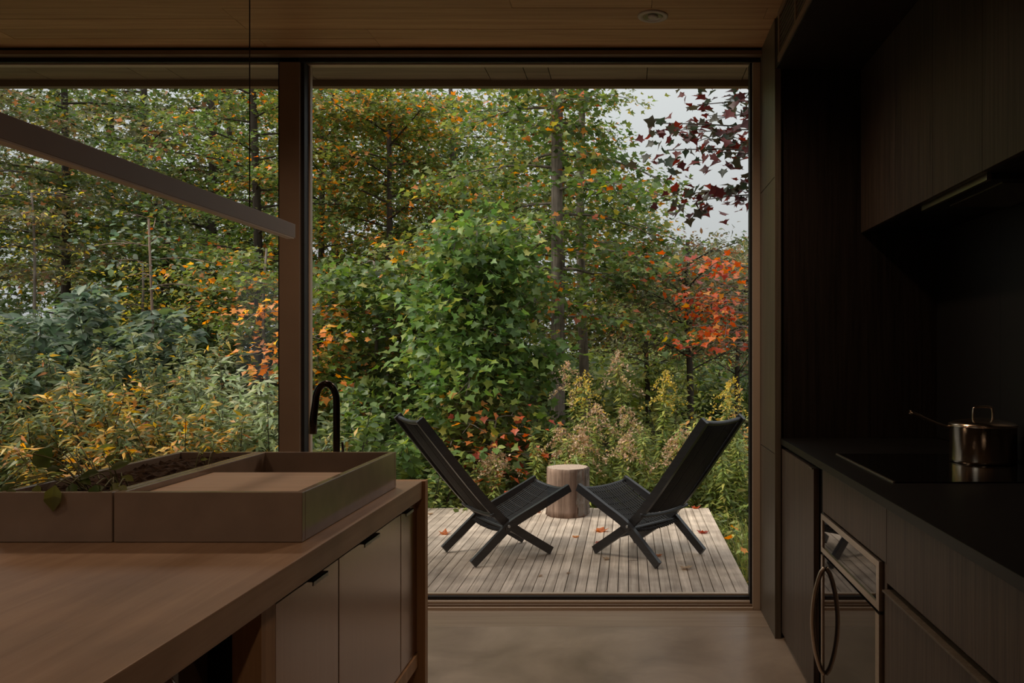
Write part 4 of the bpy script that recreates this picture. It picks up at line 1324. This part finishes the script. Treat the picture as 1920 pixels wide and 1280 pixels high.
# saucepan
PX, PY, PR = 1.222, 2.83, 0.108
pz = ZK + 0.004
pot = empty('saucepan', (PX, PY, pz), 'stainless steel saucepan with lid on the black hob', 'saucepan')
MB().lathe([(PR * 0.97, pz), (PR * 0.995, pz + 0.003), (PR, pz + 0.010), (PR, pz + 0.122), (PR * 1.04, pz + 0.127), (PR * 1.0, pz + 0.128), (PR * 0.97, pz + 0.12), (PR * 0.97, pz + 0.012)], PX, PY, 64, True, True).build('body', M['pot'], pot)
MB().lathe([(PR * 1.03, pz + 0.128), (PR * 1.03, pz + 0.131), (PR * 0.8, pz + 0.140), (PR * 0.4, pz + 0.147), (0.004, pz + 0.149)], PX, PY, 64, True, True).build('lid', M['pot'], pot)
lid = [c for c in pot.children if c.name.startswith('lid')][0]
lp = spline([(PX - 0.034, PY, pz + 0.143), (PX - 0.033, PY, pz + 0.175), (PX - 0.024, PY, pz + 0.188), (PX + 0.024, PY, pz + 0.188), (PX + 0.033, PY, pz + 0.175), (PX + 0.034, PY, pz + 0.143)], 5)
MB().tube(lp, 0.0042, 8).build('lid_handle', M['pot'], lid)
hd = spline([(PX - PR * 0.97, PY + 0.02, pz + 0.118), (PX - PR - 0.03, PY + 0.022, pz + 0.125), (PX - PR - 0.085, PY + 0.026, pz + 0.148), (PX - PR - 0.135, PY + 0.03, pz + 0.170)], 4)
MB().tube(hd, [0.006] * 4 + [0.0055] * 5 + [0.0075] * (len(hd) - 9), 8).build('handle', M['pot'], pot)

# base units
XF = 0.690
u1 = empty('base_cabinet', (1.0, 3.3, 0), 'narrow dark oak base cabinet next to the window', 'cabinet', 'dark base cabinets under the black worktop')
box('body', (XF + 0.012, XB - 0.02, 2.98, 3.60, 0.02, ZK - 0.027), M['black'], u1, 0)
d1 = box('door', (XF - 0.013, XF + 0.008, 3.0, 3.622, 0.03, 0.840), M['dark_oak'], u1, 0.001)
box('edge_pull', (XF - 0.020, XF + 0.006, 3.0, 3.05, 0.8385, 0.8425), M['pull'], d1, 0.0005)
box('filler', (XF + 0.03, XB - 0.02, 2.912, 2.98, 0.02, ZK - 0.03), M['black'], u1, 0)

u2 = empty('base_cabinet', (1.0, 2.55, 0), 'dark oak housing cabinet around the oven', 'cabinet', 'dark base cabinets under the black worktop')
box('body', (XF + 0.4, XB - 0.02, 2.20, 2.905, 0.02, ZK - 0.027), M['black'], u2, 0)
box('fascia', (XF, XF + 0.018, 2.196, 2.912, 0.702, 0.850), M['dark_oak'], u2, 0.001)
box('side_panel', (XF + 0.002, XF + 0.5, 2.196, 2.218, 0.02, 0.700), M['dark_oak'], u2, 0.001)
box('side_panel', (XF + 0.002, XF + 0.5, 2.9125, 2.930, 0.02, 0.850), M['black'], u2, 0.001)


def drawer_unit(y0, y1, label):
    g = empty('base_cabinet', (1.0, (y0 + y1) / 2, 0), label, 'cabinet', 'dark base cabinets under the black worktop')
    box('body', (XF + 0.03, XB - 0.02, y0, y1, 0.02, ZK - 0.027), M['black'], g, 0)
    for z0, z1 in ((0.652, 0.850), (0.340, 0.628), (0.03, 0.318)):
        dr = box('drawer', (XF, XF + 0.02, y0 + 0.001, y1 - 0.001, z0, z1), M['dark_oak'], g, 0.001)
        if z1 < 0.8:
            box('edge_pull', (XF - 0.012, XF + 0.02, y0 + 0.001, y1 - 0.001, z1 + 0.0005, z1 + 0.006), M['dark_panel'], dr, 0.0005)


drawer_unit(1.40, 2.194, 'dark oak drawer cabinet on the near side of the oven')
drawer_unit(0.6, 1.398, 'dark oak drawer cabinet at the near frame edge')

# oven
ov = empty('oven', (1.0, 2.57, 0.05), 'built in steel and black glass oven with bowed upright handle', 'oven')
oy0, oy1 = 2.235, 2.908
box('body', (XF + 0.02, XF + 0.39, 2.222, 2.909, 0.05, 0.696), M['black'], ov, 0)
cpn = MB().box(XF - 0.008, XF + 0.02, oy0, oy1, 0.678, 0.697).box(XF - 0.008, XF + 0.02, oy0, oy1, 0.562, 0.581).box(XF - 0.008, XF + 0.02, oy0, oy0 + 0.026, 0.581, 0.678).box(XF - 0.008, XF + 0.02, oy1 - 0.022, oy1, 0.581, 0.678).build('control_panel', M['steel'], ov)
box('display_glass', (XF - 0.004, XF + 0.018, oy0 + 0.026, oy1 - 0.022, 0.581, 0.678), M['oven_glass'], cpn, 0)
odr = MB().box(XF - 0.008, XF + 0.02, oy0, oy0 + 0.034, 0.06, 0.552).box(XF - 0.008, XF + 0.02, oy1 - 0.022, oy1, 0.06, 0.552).box(XF - 0.008, XF + 0.02, oy0, oy1, 0.06, 0.10).build('door', M['steel'], ov)
box('door_glass', (XF - 0.004, XF + 0.018, oy0 + 0.034, oy1 - 0.022, 0.10, 0.550), M['oven_glass'], odr, 0)
hy = 2.862
oh = spline([(XF - 0.006, hy, 0.515), (XF - 0.022, hy, 0.49), (XF - 0.040, hy, 0.42), (XF - 0.048, hy, 0.33), (XF - 0.040, hy, 0.24), (XF - 0.022, hy, 0.17), (XF - 0.006, hy, 0.145)], 6)
MB().tube(oh, 0.0085, 10).build('handle', M['steel'], odr)

# upper cabinets
XU = 1.03
ys = [3.638, 3.17, 2.78, 2.39, 2.0, 1.6]
nm = ['dark oak wall cabinet in the corner by the window', 'dark oak wall cabinet left of the hood', 'dark oak wall cabinet over the hood', 'dark oak wall cabinet right of the hood', 'dark oak wall cabinet nearest the camera']
for i, (a, b) in enumerate(zip(ys, ys[1:])):
    g = empty('wall_cabinet', (1.2, (a + b) / 2, 1.793), nm[i], 'cabinet', 'dark wall cabinets above the hob')
    box('body', (XU + 0.02, XB - 0.001, b + 0.0005, a - 0.0005, 1.797, 2.517), M['black'], g, 0)
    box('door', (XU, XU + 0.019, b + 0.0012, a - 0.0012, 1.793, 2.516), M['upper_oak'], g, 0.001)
hoodo = empty('range_hood', (1.2, 2.7, 1.77), 'slim dark hood under the wall cabinets', 'range hood')
box('housing', (1.075, 1.35, 2.43, 2.97, 1.778, 1.7965), M['black'], hoodo, 0.001)
box('front_strip', (1.060, 1.075, 2.43, 2.97, 1.776, 1.7965), M['steel'], hoodo, 0.001)
box('filter_panel', (1.12, 1.33, 2.46, 2.86, 1.773, 1.778), M['pull'], hoodo, 0.001)
# air vent in the fascia
av = empty('air_vent', (XR - 0.004, 3.2, 2.63), 'dark framed air vent in the fascia under the ceiling', 'vent')
box('frame_bar', (XR - 0.008, XR - 0.0002, 2.2, 3.56, 2.522, 2.548), M['frame'], av, 0.001)
box('frame_bar', (XR - 0.008, XR - 0.0002, 2.2, 3.56, 2.712, 2.738), M['frame'], av, 0.001)
for yy in (3.535, 3.19, 2.85, 2.5, 2.21):
    box('frame_post', (XR - 0.008, XR - 0.0002, yy - 0.012, yy + 0.012, 2.548, 2.712), M['frame'], av, 0.001)
for k in range(7):
    box('slat', (XR - 0.005, XR - 0.0002, 2.21, 3.53, 2.560 + k * 0.021, 2.566 + k * 0.021), M['dark_panel'], av, 0)
